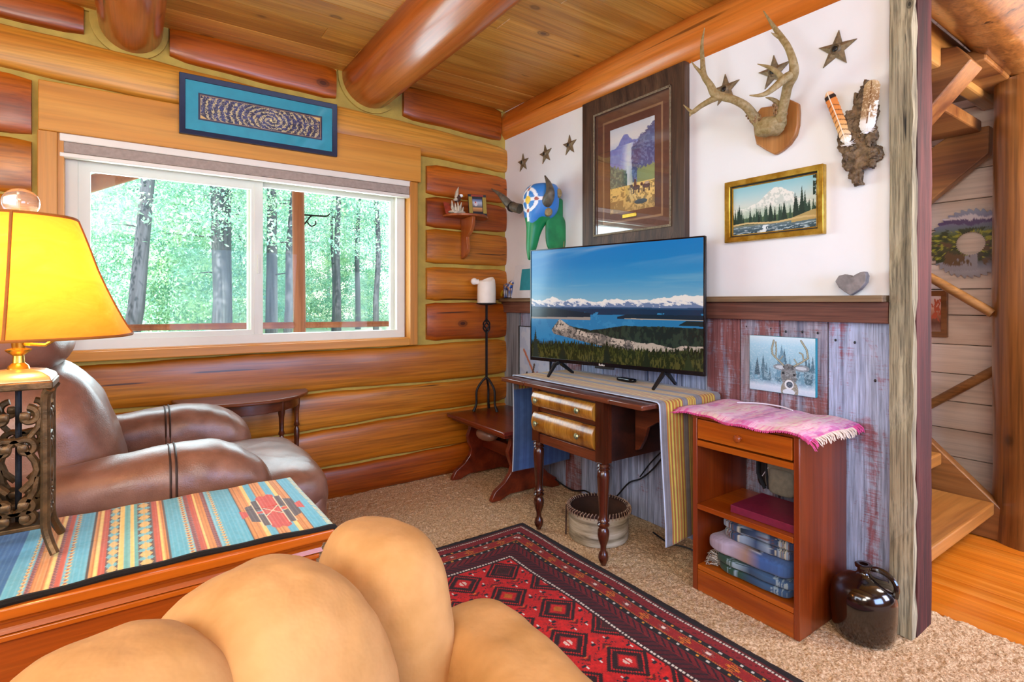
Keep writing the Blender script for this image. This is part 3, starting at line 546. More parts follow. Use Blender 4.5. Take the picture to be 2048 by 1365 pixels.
def trunk_mesh(r0, h, seed, tw=None):
    r = random.Random(seed); pts = [(0.05*sin(i*1.3+seed)*(i > 0)+0.02*i*(r.random()-0.5), 0.04*sin(i+seed)*(i > 0), h*i/9) for i in range(10)]
    mb = MB().tube(pts, [r0*(1-0.8*i/9) for i in range(10)], 10)
    for i in range(14):
        z = h*(0.15+0.8*r.random()); an = r.random()*6.28; l = 0.5+r.random(); mb.tube([(0, 0, z), (l*cos(an)*0.5, l*sin(an)*0.5, z+0.05), (l*cos(an), l*sin(an), z-0.08+0.2*r.random())], [0.022, 0.014, 0.004], 5)
    me = D.meshes.new('trunk'); me.from_pydata(mb.v, [], mb.f); me.polygons.foreach_set('use_smooth', [True]*len(me.polygons)); me.materials.append(MATS['bark']); return me
TK = [trunk_mesh(0.15, 11, 1), trunk_mesh(0.10, 11, 2), trunk_mesh(0.06, 9, 3), trunk_mesh(0.19, 12, 4)]
def tree(px, y, tk, cr, label, group=None, lean=0, sc=1.0, name='pine_tree'):
    p = P(px, 603, 1, y); t = thing(name, label, 'tree', (p.x, y, -0.3+3.2*((y-1.2)/50)**1.6), random.random()*6 if not lean else 0, group); t.rotation_euler.y = lean; t.scale = (sc,)*3
    if tk is not None: o = D.objects.new('trunk', TK[tk]); COL.objects.link(o); o.parent = t
    if cr is not None: o = D.objects.new('foliage', CR[cr]); COL.objects.link(o); o.parent = t
tree(246, 8.5, 0, 1, 'dark leaning pine trunk in the left window pane', lean=0.12)
tree(438, 10, 3, 1, 'thick dark pine beside the middle of the left window pane')
tree(452, 10.6, 0, None, 'bare second trunk pressed against the thick dark pine'); tree(543, 11, 0, 3, 'pale-lit pine trunk just right of the window mullion')
tree(573, 10, 1, 3, 'slightly bent pine trunk left of the porch post', lean=0.05); tree(676, 12, 1, 1, 'forked pine behind the middle of the right window pane')
tree(666, 14, 2, None, 'thin whitish trunk at the middle of the right window pane'); tree(752, 13, 1, 3, 'dark straight pine near the right end of the window')
tree(716, 15, 1, 1, 'dark pine trunk between the forked pine and the pane end'); tree(348, 12, None, 2, 'small bright green young fir in the left window pane', name='young_fir')
tree(205, 13, None, 0, 'dense mint green fir at the left end of the window', name='fir_tree'); tree(590, 17, None, 0, 'dense green fir behind the porch post', name='fir_tree')
tree(300, 15, None, 0, 'tall mint green fir left of the thick dark pine', name='fir_tree'); tree(385, 18, None, 0, 'pale fir behind the young bright fir', name='fir_tree'); tree(500, 14, None, 0, 'fir whose branches reach the window mullion', name='fir_tree'); tree(730, 17, None, 0, 'fir filling the right end of the right window pane', name='fir_tree')
rr = random.Random(9)
ORD = 'first second third fourth fifth sixth seventh eighth ninth tenth eleventh twelfth thirteenth fourteenth'.split()
fp = sorted((170+610*((i*0.618) % 1), 19+rr.random()*22) for i in range(20)); lft = [q for q in fp if q[0] < 515]; rgt = [q for q in fp if q[0] >= 515]
for k, (px, y) in enumerate(reversed(lft)): tree(px, y, rr.choice([1, 2, 2]), rr.choice([0, 1, 3, 3]), 'slender far pine in the left pane, %s of the pale woods from the mullion' % ORD[k], 'pines in the woods behind the porch', sc=0.85+0.4*rr.random())
for k, (px, y) in enumerate(rgt): tree(px, y, rr.choice([1, 2, 2]), rr.choice([0, 1, 3, 3]), 'slender far pine in the right pane, %s of the pale woods from the mullion' % ORD[k], 'pines in the woods behind the porch', sc=0.85+0.4*rr.random())
for i in range(9):
    tree(180+70*i, 13+rr.random()*8, None, 2, 'low light green sapling outside, %s from the left end of the window' % ORD[i], 'green saplings under the pines', sc=0.55+0.35*rr.random(), name='sapling')

# ============================================================ STAIR SIDE
post = MB().tube([(1.385, -2.665, -0.01), (1.385, -2.67, 0.35), (1.39, -2.66, 1.2), (1.38, -2.665, 2.3)], [0.185, 0.174, 0.172, 0.165], 32)
o = post.build('log_column', 'logpost', smooth=50); tag(o, 'round peeled-log column standing at the foot of the stairs', 'column')
o = MB().tube([(0.15, -2.66, 2.50), (0.8, -2.67, 2.49), (1.59, -2.66, 2.48)], [0.185, 0.19, 0.19], 32).build('log_girder', 'logpost', smooth=50); tag(o, 'massive horizontal log resting on top of the stair column', 'beam')
o = MB().box((0.145, -2.47, 2.26), (1.59, -2.40, 2.44)).build('header_beam', 'stair', bevel=0.01, smooth=0); tag(o, 'squared orange beam running beside the massive horizontal log', 'beam')
st = thing('lower_stairs', 'open wooden stair flight rising behind the weathered post', 'stairs', (0.7, -2.4, 0))
for i in range(4):
    y0 = -2.53+0.215*i; z1 = 0.19+0.20*i; MB().box((0.15, y0, z1-0.062), (1.245, y0+0.275, z1)).build('tread', 'stair', st, bevel=0.008, smooth=0)
for xx in (1.25,):
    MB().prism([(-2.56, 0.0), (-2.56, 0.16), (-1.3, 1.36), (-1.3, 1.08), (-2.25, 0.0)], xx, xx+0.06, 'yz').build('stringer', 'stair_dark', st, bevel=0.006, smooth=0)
MB().prism([(-2.30, 0.0), (-2.5, 0.03), (-1.3, 1.18), (-1.3, 0.98)], 0.16, 0.21, 'yz').build('stringer', 'stair', st, bevel=0.006, smooth=0)
a, b = P(1843, 545, 0, 1.30), P(1983, 626, 0, 1.30); MB().tube([a-(b-a)*1.5, a, b, b+(b-a)*0.02], 0.024, 12).build('handrail', 'polewood', st)
a, b = P(1843, 819, 0, 1.52), P(1983, 744, 0, 1.52); o = MB().tube([a-(b-a)*0.8, a, b, b+(b-a)*0.12], 0.024, 12).build('grab_pole', 'polewood'); tag(o, 'thin peeled pole slanting up across the whitewashed boards', 'pole')
us = thing('upper_stairs', 'underside of the upper stair flight above the painted saw blade', 'stairs', (0.9, -2.0, 1.7))
def yz(px, py, x): q = P(px, py, 0, x); return (q.y, q.z)
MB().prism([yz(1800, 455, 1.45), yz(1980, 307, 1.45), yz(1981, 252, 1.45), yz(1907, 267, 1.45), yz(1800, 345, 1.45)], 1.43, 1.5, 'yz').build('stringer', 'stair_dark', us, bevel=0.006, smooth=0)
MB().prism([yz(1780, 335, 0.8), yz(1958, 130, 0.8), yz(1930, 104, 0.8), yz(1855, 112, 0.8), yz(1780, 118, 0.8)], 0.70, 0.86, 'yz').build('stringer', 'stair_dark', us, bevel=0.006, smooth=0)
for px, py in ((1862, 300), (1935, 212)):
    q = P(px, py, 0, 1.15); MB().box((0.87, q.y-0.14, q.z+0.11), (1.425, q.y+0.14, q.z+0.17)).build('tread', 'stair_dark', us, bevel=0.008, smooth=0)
# painted saw blade
c_ = P(1941, 487, 0, XS-0.02); c = (c_.y, c_.z); RB = 0.205; NT = 38
def blade_paint(X, Y):
    u = X/RB; v = Y/RB; C = grad((v+1)/2, [(0, '8c8c96'), (0.12, 'a8a8b4'), (0.2, '7e8494'), (0.32, '4e4430'), (0.5, '4c5224'), (0.62, '5c6a26'), (0.70, '6a7a80'), (0.8, '7e7ca4'), (0.9, '8e96b4'), (1, '9aa6bc')])
    n = vn(u+2, v+2, 5, 3); C = lay(C, (v > 0.44+0.2*n) & (v < 0.58+0.25*n), '5a4a78'); C = lay(C, (v > 0.56+0.2*n) & (v < 0.62+0.25*n), 'd8d4e0')
    C = lay(C, (vn(u+2, v+2, 9, 6) > 0.52) & (v < 0.42) & (v > -0.5), '38401a'); C = lay(C, (vn(u+2, v+2, 14, 8) > 0.6) & (v < 0.36) & (v > -0.4), 'a8aa30'); C = lay(C, (v < -0.3+0.3*u) & (v > -0.75) & (np.abs(u+0.1-0.4*v) < 0.25+0.4*(-v)), '9a9aa6')
    C = lay(C, (v < 0.1) & (vn(u+2, v+2, 6, 12) > 0.6) & (v > -0.6), '6a5030'); return C
vs = []; fs = []; seg = NT*6; rings = 14
for s_ in range(2):
    for i in range(rings+1):
        for j in range(seg):
            ph = (j/6) % 1; ro = RB*(0.88+0.12*(ph if ph < 0.8 else (1-ph)*4)); ri = 0.33*RB*(1-0.06*(ph < 0.5)); R_ = ri+(ro-ri)*i/rings; a = 2*pi*j/seg
            vs.append((XS-0.018-0.003*s_, c[0]-R_*cos(a), c[1]+R_*sin(a)))
nr = (rings+1)*seg
for s_ in range(2):
    for i in range(rings):
        for j in range(seg): fs.append((s_*nr+i*seg+j, s_*nr+i*seg+(j+1) % seg, s_*nr+(i+1)*seg+(j+1) % seg, s_*nr+(i+1)*seg+j))
for i in (0, rings):
    for j in range(seg): fs.append((i*seg+j, i*seg+(j+1) % seg, nr+i*seg+(j+1) % seg, nr+i*seg+j))
def paint_mesh(o, fn):
    me = o.data; co = np.zeros(len(me.vertices)*3, np.float32); me.vertices.foreach_get('co', co); co = co.reshape(-1, 3)+np.array(o.location if o.parent is None else (0, 0, 0))
    C = s2l(np.clip(fn(co), 0, 1)); rgba = np.ones((len(C), 4), np.float32); rgba[:, :3] = C; a = me.color_attributes.new('Col', 'FLOAT_COLOR', 'POINT'); a.data.foreach_set('color', rgba.ravel())
o = MB().add(vs, fs).build('saw_blade', 'paint', smooth=0); tag(o, 'round toothed saw blade painted with a mountain road on whitewashed boards', 'saw blade')
paint_mesh(o, lambda co: blade_paint(-(co[:, 1]-c[0]), co[:, 2]-c[1]))
def picture(name, label, x=None, y=None, u0=0, u1=1, v0=0, v1=1, w=0.05, depth=0.03, fmat='black', mats=(), paintf=None, nx=120, ny=90, glass=False, gap=0.0, fi=None, pmat='print', axis='R'):
    T = WR(x) if axis == 'R' else WB(y); cpt = T((u0+u1)/2, v0, 0); t = thing(name, label, 'picture', cpt)
    MB(T).ring(u0, u1, v0, v1, w, gap, gap+depth, gap+(fi if fi is not None else depth*0.7)).build('frame', fmat, t, bevel=0.0025)
    MB(T).box((u0+w*0.5, v0+w*0.5, gap+0.0005), (u1-w*0.5, v1-w*0.5, gap+0.0015)).build('backing', fmat, t, smooth=0)
    a, b, c2, d2 = u0+w, u1-w, v0+w, v1-w; lev = gap+depth*0.45; k = 0
    for mw, mm in mats:
        MB(T).ring(a, b, c2, d2, mw, gap+0.0017, lev-0.0008*k).build('mat', mm, t, smooth=0); a += mw; b -= mw; c2 += mw; d2 -= mw; k += 1
    if paintf is not None: surf('print', lambda U, V: T(a+(b-a)*U, c2+(d2-c2)*V, lev-0.0022-0.0008*k), nx, ny, paintf, pmat, t)
    if glass: MB(T).box((u0+w*0.98, v0+w*0.98, lev+0.0015), (u1-w*0.98, v1-w*0.98, lev+0.003)).build('glass', 'picture_glass', t, smooth=0)
    return t
def dusk(U, V): return lay(grad(V+0.15*vn(U, V, 5, 2), [(0, 'b89484'), (0.3, '6a4030'), (0.5, 'a86a50'), (0.75, 'd8a894'), (1, 'e8d0c8')]), vn(U, V, 7, 5) > 0.6, 'c05a3c')
a, b = P(1832, 672, 0, XS), P(1897, 582, 0, XS)
picture('framed_picture', 'small brown framed picture on whitewashed boards under the saw blade', x=XS, u0=-a.y, u1=-b.y, v0=a.z, v1=b.z, w=0.03, fmat='stair_dark', paintf=dusk, nx=50, ny=60)

# ============================================================ LOG WALL THINGS
def galaxy(U, V):
    X = (U-0.56)*4.3; Y = V-0.45; R = np.sqrt((X*0.9)**2+(Y*1.25)**2)+1e-6; th = np.arctan2(Y, X)
    n = vn(U*4.4, V, 16, 3, oct=3); n2 = vn(U*4.4, V, 40, 5, oct=2); sp = np.sin(R*34-th*2+n*5)*0.5+0.5
    C = lay(np.ones(U.shape+(3,)), np.ones_like(U), '2c2a44'); C = C*(0.7+0.6*vn(U*4.4, V, 9, 8))[..., None]
    C = lay(C, (vn(U*4.4, V, 5, 14) > 0.55)*0.5, '3c4684'); gate = sp+n*0.8+0.35*np.exp(-R*2.2)
    C = lay(C, np.clip((gate-1.02)*6, 0, 1)*(n2 > 0.42)*0.95, 'd8c284'); C = lay(C, (vn(U*4.4, V, 60, 21, oct=1) > 0.86)*0.8, 'e8dcc0'); C = lay(C, (R < 0.05)*1.0, 'e8d890')
    cr1 = (U-0.14)**2*18+(V-1.05)**2*0.9 > 1.05+0.1*n; cr1 &= (U < 0.14)&(V < 0.6); C = lay(C, cr1*1.0, 'e0b868'); cr2 = (U-0.86)**2*20+(V+0.05)**2*0.9 > 1.0+0.1*n; cr2 &= (U > 0.86)&(V > 0.5); C = lay(C, cr2*1.0, 'e0b868'); return C
(a, b), (c1, d1) = A(-2.082, 2.09, -0.085), A(-1.252, 2.412, -0.085)
picture('galaxy_picture', 'long navy framed galaxy print with turquoise mat above the window', y=-0.076, axis='B', u0=a, u1=c1, v0=b, v1=d1, w=0.028, depth=0.022, fmat='navy', mats=((0.058, 'teal_mat'), (0.008, 'navy'), (0.003, 'tan_mat')), paintf=galaxy, nx=420, ny=110, glass=True)
# corner bracket shelf with trinkets
cs = thing('bracket_shelf', 'small brown scalloped bracket shelf on the log wall', 'shelf', (-0.37, -0.06, 1.8))
zt = 1.795
MB().prism([(-0.38+0.165*cos(a)*1.0, -0.045-0.175*abs(sin(a))**0.8) for a in np.linspace(pi, 2*pi, 24)], zt-0.016, zt, 'xy').build('shelf_board', 'cornershelf', cs, bevel=0.004)
MB().prism([(-0.205, zt-0.016), (-0.200, zt-0.07), (-0.175, zt-0.115), (-0.125, zt-0.15), (-0.128, zt-0.19), (-0.138, zt-0.22), (-0.128, zt-0.255), (-0.10, zt-0.28), (-0.05, zt-0.30), (-0.05, zt-0.016)], -0.40, -0.375, 'yz').build('bracket', 'cornershelf', cs, bevel=0.003)
def sandart(U, V):
    C = grad(V, [(0, '8c5a2c'), (0.3, 'd0945a'), (0.36, '5a5048'), (0.5, '8c8c94'), (0.7, 'b4bcc8'), (1, '34466e')]); C = lay(C, ((U-0.35)**2/0.03+(V-0.6)**2/0.03 < 1), 'd8c8c4'); C = lay(C, ((U-0.32)**2+(V-0.72)**2*1.2 < 0.006), 'b02820'); return C
pf = thing('small_photo_frame', 'little black and yellow patterned picture frame on the bracket shelf', 'photo frame', (-0.29, -0.12, zt))
def TF(u, v, w): return (-0.315+u*0.95-w*0.2, -0.135-u*0.28-w*0.95+v*0.12, zt+v)
MB(TF).ring(-0.065, 0.065, 0.0, 0.15, 0.03, 0, 0.012, 0.009).build('frame', 'black', pf, bevel=0.001)
def patt(U, V): return lay(np.ones(U.shape+(3,))*hx('c8a840'), (np.abs(((U*1.0+np.abs(V*6 % 1-0.5))*4 % 1)-0.5) < 0.2), '1c1408')
for s_ in (-1, 1): surf('pattern_strip', lambda U, V: TF(s_*0.0505+0.026*(U-0.5), 0.018+0.115*V, 0.0125), 20, 60, patt, 'print', pf)
for v0_, v1_ in ((0.135, 0.148), (0.002, 0.012)): MB(TF).box((-0.045, v0_, 0.01), (0.045, v1_, 0.014)).build('red_bar', 'redchip', pf, bevel=0.001)
surf('print', lambda U, V: TF(-0.036+0.072*U, 0.028+0.094*V, 0.006), 30, 40, sandart, 'print', pf)
ea = thing('eagle_figurine', 'bald eagle figurine landing on pale crystal spikes', 'figurine', (-0.47, -0.12, zt))
mb = MB(); ex, ey = -0.475, -0.125
for i, (dx, dz, l) in enumerate([(-0.045, 0.075, 1), (-0.02, 0.06, 1), (0.0, 0.07, 1), (0.03, 0.07, 1), (0.045, 0.04, 1), (-0.05, 0.03, 1), (0.02, 0.05, 1)]):
    mb.tube([(ex+dx*0.3, ey-0.01*(i % 3), zt), (ex+dx*0.8, ey-0.01*(i % 3), zt+dz*0.6), (ex+dx, ey-0.01, zt+dz+0.012)], [0.013, 0.010, 0.002], 6)
mb.puff((ex, ey, zt+0.012), (0.065, 0.035, 0.013), (1, 0.8), (14, 8)); mb.build('crystal_base', 'crystal', ea, smooth=20)
MB().puff((ex+0.005, ey, zt+0.105), (0.022, 0.018, 0.03), (1, 1), (14, 10), rot=Matrix.Rotation(0.5, 3, 'Y')).build('body', 'eaglebrown', ea)
MB().tube([(ex-0.005, ey, zt+0.11), (ex+0.0, ey, zt+0.15), (ex+0.012, ey, zt+0.185)], [0.014, 0.011, 0.002], 6).tube([(ex-0.01, ey-0.01, zt+0.1), (ex-0.03, ey-0.01, zt+0.09)], [0.014, 0.006], 6).build('wing', 'crystal', ea)
MB().puff((ex+0.03, ey-0.005, zt+0.128), (0.014, 0.011, 0.012), (1, 1), (12, 8)).build('head', 'white', ea); MB().tube([(ex+0.038, ey-0.006, zt+0.13), (ex+0.052, ey-0.008, zt+0.122)], [0.006, 0.001], 6).build('beak', 'yellow', ea)
o = MB().add([(-0.545, -0.1, zt), (-0.50, -0.11, zt), (-0.515, -0.09, zt+0.075), (-0.56, -0.09, zt+0.08), (-0.545, -0.095, zt), (-0.50, -0.105, zt), (-0.515, -0.085, zt+0.075), (-0.56, -0.085, zt+0.08)], [(0, 1, 2, 3), (7, 6, 5, 4), (0, 4, 5, 1), (1, 5, 6, 2), (2, 6, 7, 3), (3, 7, 4, 0)]).build('red_card', 'redchip', smooth=0); tag(o, 'small red card with pale edge behind the crystal spikes', 'card')

# ============================================================ PLASTER WALL THINGS
def star(u, v, R, label, grp, rot=0.0):
    T = WR(0); vs = [(u, v, 0.02)]; n = 5
    for i in range(10):
        a = pi/2+rot+i*pi/5; rr = R if i % 2 == 0 else R*0.40; vs.append((u+rr*cos(a), v+rr*sin(a), 0.006 if i % 2 == 0 else 0.006))
    vs += [(p[0], p[1], 0.0) for p in vs[1:11]]; fs = [(0, 1+i, 1+(i+1) % 10) for i in range(10)]+[(1+i, 11+i, 11+(i+1) % 10, 1+(i+1) % 10) for i in range(10)]+[tuple(range(20, 10, -1))]
    t = thing('metal_star', label, 'star', T(u, v, 0), group=grp); MB(T).add(vs, fs).build('star_body', 'star_metal', t, smooth=0, bevel=0.0012)
    mb = MB(T); nn = 20; vs = []; fs = []
    for i in range(nn):
        for (rr, ww) in ((R*0.16, 0.012), (R*0.22, 0.0225), (R*0.29, 0.014), (R*0.22, 0.008)): vs.append((u+rr*cos(2*pi*i/nn), v+rr*sin(2*pi*i/nn), ww))
    for i in range(nn):
        for k in range(4): fs.append((i*4+k, i*4+(k+1) % 4, ((i+1) % nn)*4+(k+1) % 4, ((i+1) % nn)*4+k))
    mb.add(vs, fs).build('boss', 'star_metal', t); MB(T).lathe([(R*0.12, 0.0195), (0.0001, 0.0215)], (0, 0, 0), 14).build('hole', 'black', t) if False else MB(T).puff((u, v, 0.0185), (R*0.15, R*0.15, 0.0035), (1, 1), (12, 6)).build('hole', 'black', t)
for u, v, lb, g in [(0.245, 2.189, 'lowest-looking small metal star, first after the log wall corner', 0), (0.501, 2.193, 'middle star of the row between corner and large frame', 0), (0.745, 2.196, 'metal star closest to the large dark frame', 0), (1.85, 2.196, 'metal star half hidden behind the left antler', 1), (2.085, 2.197, 'metal star between the antler tines', 1), (2.339, 2.198, 'metal star alone to the right of the antlers', 1)]:
    star(u, v, 0.068 if not g else 0.076, lb, 'cast metal stars on the plaster wall', 0.12 if u in (0.501,) else (-0.12 if u > 2.3 else 0.02))
def western(U, V):
    C = grad(V, [(0, 'a88a54'), (0.12, 'c8a864'), (0.3, 'd8b868'), (0.34, '7e7a50'), (0.4, '5a6a5c'), (0.55, '8ea0c0'), (0.7, 'a8b8dc'), (0.85, 'd8d8d8'), (1, 'c4ccd8')]); n = vn(U, V*1.5, 8, 2); n3 = vn(U, V*1.5, 26, 4)
    mt = 0.72+0.13*np.exp(-((U-0.35)/0.12)**2)+0.06*n+0.09*U; C = lay(C, (V < mt)&(V > 0.5), '7484c0'); C = lay(C, (V < mt)&(V > 0.5)&(n3 > 0.5), '6a78b8')
    C = lay(C, np.exp(-((U-0.42-0.1*(V-0.5))/0.13)**2)*(V > 0.3)*(V < 0.78)*0.8, 'dce4f0'); r = (U > 0.55-0.1*n)&(V > 0.32)&(V < 0.62+0.5*(U-0.45)+0.15*n3); C = lay(C, r*0.9, '3a4470'); C = lay(C, r&(n3 > 0.55), '5c6a94')
    l = (V > 0.3)&(V < 0.52-0.3*U+0.12*n3)&(U < 0.4); C = lay(C, l*0.95, '3c5a58'); C = lay(C, l&(n3 > 0.55), '6a8470'); C = lay(C, (V > 0.31)&(V < 0.42+0.1*n3)&(U > 0.62), '7a8454'); C = lay(C, (V < 0.3)&(n3 > 0.56), '8a7040'); C = lay(C, (V < 0.14)&(n > 0.5), '80683c')
    def blob(C, x, y, a, b, col): return lay(C, ((U-x)/a)**2+((V-y)/b)**2 < 1, col)
    for hx_ in (0.60, 0.82):
        C = blob(C, hx_, 0.255, 0.085, 0.028, '4a2c24'); C = blob(C, hx_-0.1, 0.28, 0.03, 0.02, '4a2c24')
        for d in (-0.06, -0.045, 0.05, 0.065): C = lay(C, (np.abs(U-hx_-d) < 0.008)&(V > 0.19)&(V < 0.25), '3a221c')
    C = blob(C, 0.58, 0.30, 0.03, 0.035, '5a3428'); C = blob(C, 0.58, 0.34, 0.022, 0.012, '2c1c1c'); C = blob(C, 0.83, 0.285, 0.05, 0.015, 'a89080'); C = blob(C, 0.7, 0.09, 0.14, 0.028, '3c4448'); C = blob(C, 0.1, 0.2, 0.05, 0.012, '6a6440'); return C*1.15+0.03
bp = picture('large_framed_print', 'large dark rustic framed print of riders below blue mountains', x=0.0, u0=0.905, u1=1.648, v0=1.497, v1=2.398, w=0.088, depth=0.042, fi=0.03, fmat='rustic_frame' if False else 'walnut_frame', mats=((0.063, 'brown_mat'), (0.012, 'tan_mat'), (0.044, 'brown_mat')), paintf=western, nx=230, ny=340, glass=True)
T = WR(0); mb = MB(T)
for k in range(2):
    q0, q1, w0, w1 = 0.995+0.006*k, 1.558-0.006*k, 1.587+0.006*k, 2.308-0.006*k
    for i in range(88): t = i/88; mb.puff((q0+(q1-q0)*t, w0, 0.034), (0.0038, 0.0038, 0.003), (1, 1), (5, 4)); mb.puff((q0+(q1-q0)*t, w1, 0.034), (0.0038, 0.0038, 0.003), (1, 1), (5, 4))
    for i in range(112): t = i/112; mb.puff((q0, w0+(w1-w0)*t, 0.034), (0.0038, 0.0038, 0.003), (1, 1), (5, 4)); mb.puff((q1, w0+(w1-w0)*t, 0.034), (0.0038, 0.0038, 0.003), (1, 1), (5, 4))
tag(mb.build('beading', 'pewter', bp), 'fine metal beading along the inner edge', kind='stuff')
MB(T).box((1.215, 1.668, 0.02), (1.318, 1.69, 0.024)).build('nameplate', 'brass', bp, bevel=0.003)
def lakepaint(U, V):
    C = grad(V, [(0, '2c4450'), (0.14, '5a7078'), (0.22, 'a89a60'), (0.28, '88985c'), (0.34, 'b4c8b0'), (0.6, 'c8d4cc'), (0.8, 'a8ccd0'), (1, '88c0cc')]); n = vn(U*2, V, 6, 2); n3 = vn(U*2, V, 20, 4)
    mt = 0.5+0.3*np.exp(-((U-0.55)/0.2)**2)+0.12*(U < 0.75)*(U-0.1)+0.07*n; C = lay(C, (V < mt)&(V > 0.4), 'e4e6de'); C = lay(C, ((V < mt)&(V > 0.4)&(n3 > 0.52))*0.5, 'a8b8b0'); C = lay(C, np.exp(-((V-0.42)/0.09)**2)*0.6, '9cb49c')
    C = lay(C, (V < 0.30+0.06*n3)&(V > 0.2)&(U < 0.8), '4c6444'); C = firs(C, U, V, 0.2, 0.26, 5, 70, '2c4434', 0.16, 2); C = firs(C, U, V, 0.24, 0.36, 8, 12, '24382c', 0.13, 2)
    for x_, h_ in ((0.84, 0.62), (0.78, 0.45), (0.08, 0.42), (0.48, 0.36), (0.64, 0.36)):
        t = (V-0.22)/h_; C = lay(C, (t > 0)&(t < 1)&(np.abs(U-x_) < 0.045*(1-t)*(0.7+0.6*np.abs((t*11 % 1)-0.5))), '203428')
    C = lay(C, (U > 0.72)&(V < 0.16+0.5*(U-0.6))&(V > 0.13+0.1*(U-0.7))&(V < 0.34), 'b09a60'); C = lay(C, (np.abs(V-0.2-0.02*np.sin(U*9)) < 0.018), 'c8b078'); C = lay(C, (V < 0.15)&(vn(U*3, V*9, 6, 9) > 0.60), 'a8bcc4'); C = lay(C, (V < 0.15)&(np.abs(U-0.4) < 0.05)&(n > 0.4), 'd8e4e8'); C = lay(C, (U > 0.96)&(V > 0.6)&(n3 > 0.45), '203428'); return C
picture('gold_framed_painting', 'gold framed painting of a snowy mountain above a lake', x=0.0, u0=1.861, u1=2.300, v0=1.471, v1=1.752, w=0.024, depth=0.03, fi=0.026, fmat='gold', mats=((0.006, 'black'), (0.004, 'gold')), paintf=lakepaint, nx=240, ny=140, pmat='canvas')
# deer canvas
def deer(U, V):
    C = grad(V, [(0, 'b4c8dc'), (0.1, 'c4d4e4'), (0.2, '6e94ac'), (0.5, '88b4c8'), (0.75, '9cc8dc'), (0.85, 'a4d0e4'), (1, 'cce4f0')]); n3 = vn(U, V, 28, 4); C = firs(C, U, V, 0.22, 0.34, 5, 22, '5c8498', 0.14); C = lay(C, ((V < 0.42)&(V > 0.1)&(n3 > 0.56))*0.5, 'a8ccdc'); C = firs(C, U, V, 0.3, 0.42, 3, 3, '54788c', 0.18)
    def e(C, x, y, a, b, col, f=1.0): return lay(C, (((U-x)/a)**2+((V-y)/b)**2 < 1)*f, col)
    C = e(C, 0.63, 0.06, 0.13, 0.2, '8a8678'); C = e(C, 0.615, 0.33, 0.115, 0.2, '7e8486'); C = e(C, 0.62, 0.16, 0.085, 0.12, '8c8a80'); C = e(C, 0.50, 0.46, 0.12, 0.055, '7c8890'); C = e(C, 0.80, 0.47, 0.12, 0.06, '7c8890'); C = e(C, 0.50, 0.46, 0.08, 0.03, 'b8c4cc'); C = e(C, 0.80, 0.47, 0.08, 0.03, 'b8c4cc'); C = e(C, 0.62, 0.47, 0.09, 0.05, '4a4a4c')
    C = lay(C, (((U-0.62)/0.12)**2+((V-0.32)/0.21)**2 < 1)&(n3 > 0.5), '6a6e70'); C = e(C, 0.62, 0.03, 0.09, 0.06, 'c8d4e0'); C = e(C, 0.625, 0.165, 0.068, 0.085, 'd4dce0'); C = e(C, 0.63, 0.165, 0.048, 0.055, '3c4a5a'); C = lay(C, (vn(U, V, 60, 31, oct=2) > 0.62)*0.25, 'dce8f0'); C = e(C, 0.535, 0.36, 0.022, 0.022, '1c2024'); C = e(C, 0.70, 0.345, 0.02, 0.02, '1c2024')
    def line(C, pts, w, col='6e6a58'):
        for (x0, y0), (x1, y1) in zip(pts, pts[1:]):
            t = np.clip(((U-x0)*(x1-x0)+(V-y0)*(y1-y0))/((x1-x0)**2+(y1-y0)**2), 0, 1); C = lay(C, np.hypot(U-x0-t*(x1-x0), V-y0-t*(y1-y0)) < w, col)
        return C
    for col, w in (('5c5c50', 0.015), ('a8a890', 0.008)):
        C = line(C, [(0.54, 0.5), (0.46, 0.58), (0.37, 0.68), (0.36, 0.78), (0.39, 0.93)], w, col); C = line(C, [(0.42, 0.63), (0.43, 0.76), (0.42, 0.9)], w*0.8, col); C = line(C, [(0.47, 0.57), (0.53, 0.66)], w*0.6, col); C = line(C, [(0.70, 0.5), (0.8, 0.57), (0.9, 0.66), (0.88, 0.8), (0.80, 0.95)], w, col); C = line(C, [(0.84, 0.6), (0.82, 0.72), (0.78, 0.74)], w*0.8, col); C = line(C, [(0.75, 0.53), (0.7, 0.62)], w*0.6, col)
    return C
t = thing('deer_canvas', 'pale blue canvas print of a mule deer in snow', 'picture', (-0.01, -2.13, 0.80)); T = WR(0.006); MB(T).box((1.975, 0.806, 0.0), (2.262, 1.048, 0.016)).build('canvas_edge', 'teal_mat', t, smooth=0)
surf('print', lambda U, V: T(1.976+0.285*U, 0.807+0.240*V, 0.0168), 240, 200, deer, 'canvas', t)
# antler mount
am = thing('antler_mount', 'forked deer antlers on a brown shield plaque', 'antlers', (-0.02, -2.09, 1.95))
out = [(1507, 252), (1509, 272), (1513, 289), (1532, 301), (1550, 310), (1565, 301), (1580, 288), (1592, 270), (1597, 250), (1598, 225), (1597, 207), (1576, 197), (1566, 206), (1547, 212), (1522, 215), (1510, 232)]
ov = [AX(0, 0, 0) and (lambda q: (q.y, q.z))(P(x_, y_, 0, -0.022)) for x_, y_ in out]
MB().prism(ov, -0.026, -0.001, 'yz').build('plaque', 'plaque', am, bevel=0.006, smooth=30)
q = P(1541, 253, 0, -0.075); mb = MB().puff(q, (0.045, 0.058, 0.040), (0.75, 0.7), (24, 16), warp=lambda x, y, z: (0, 0.12*sin(5*x+3*z), 0.08*sin(6*y))); o = mb.build('skull_cap', 'bone', am)
def ant(mb, pts, rs, n=6):
    return sweep(mb, [tuple(P(px, py, 0, x))+(r_,) for (px, py, x), r_ in zip(pts, rs)], n, 12)
mb = MB()
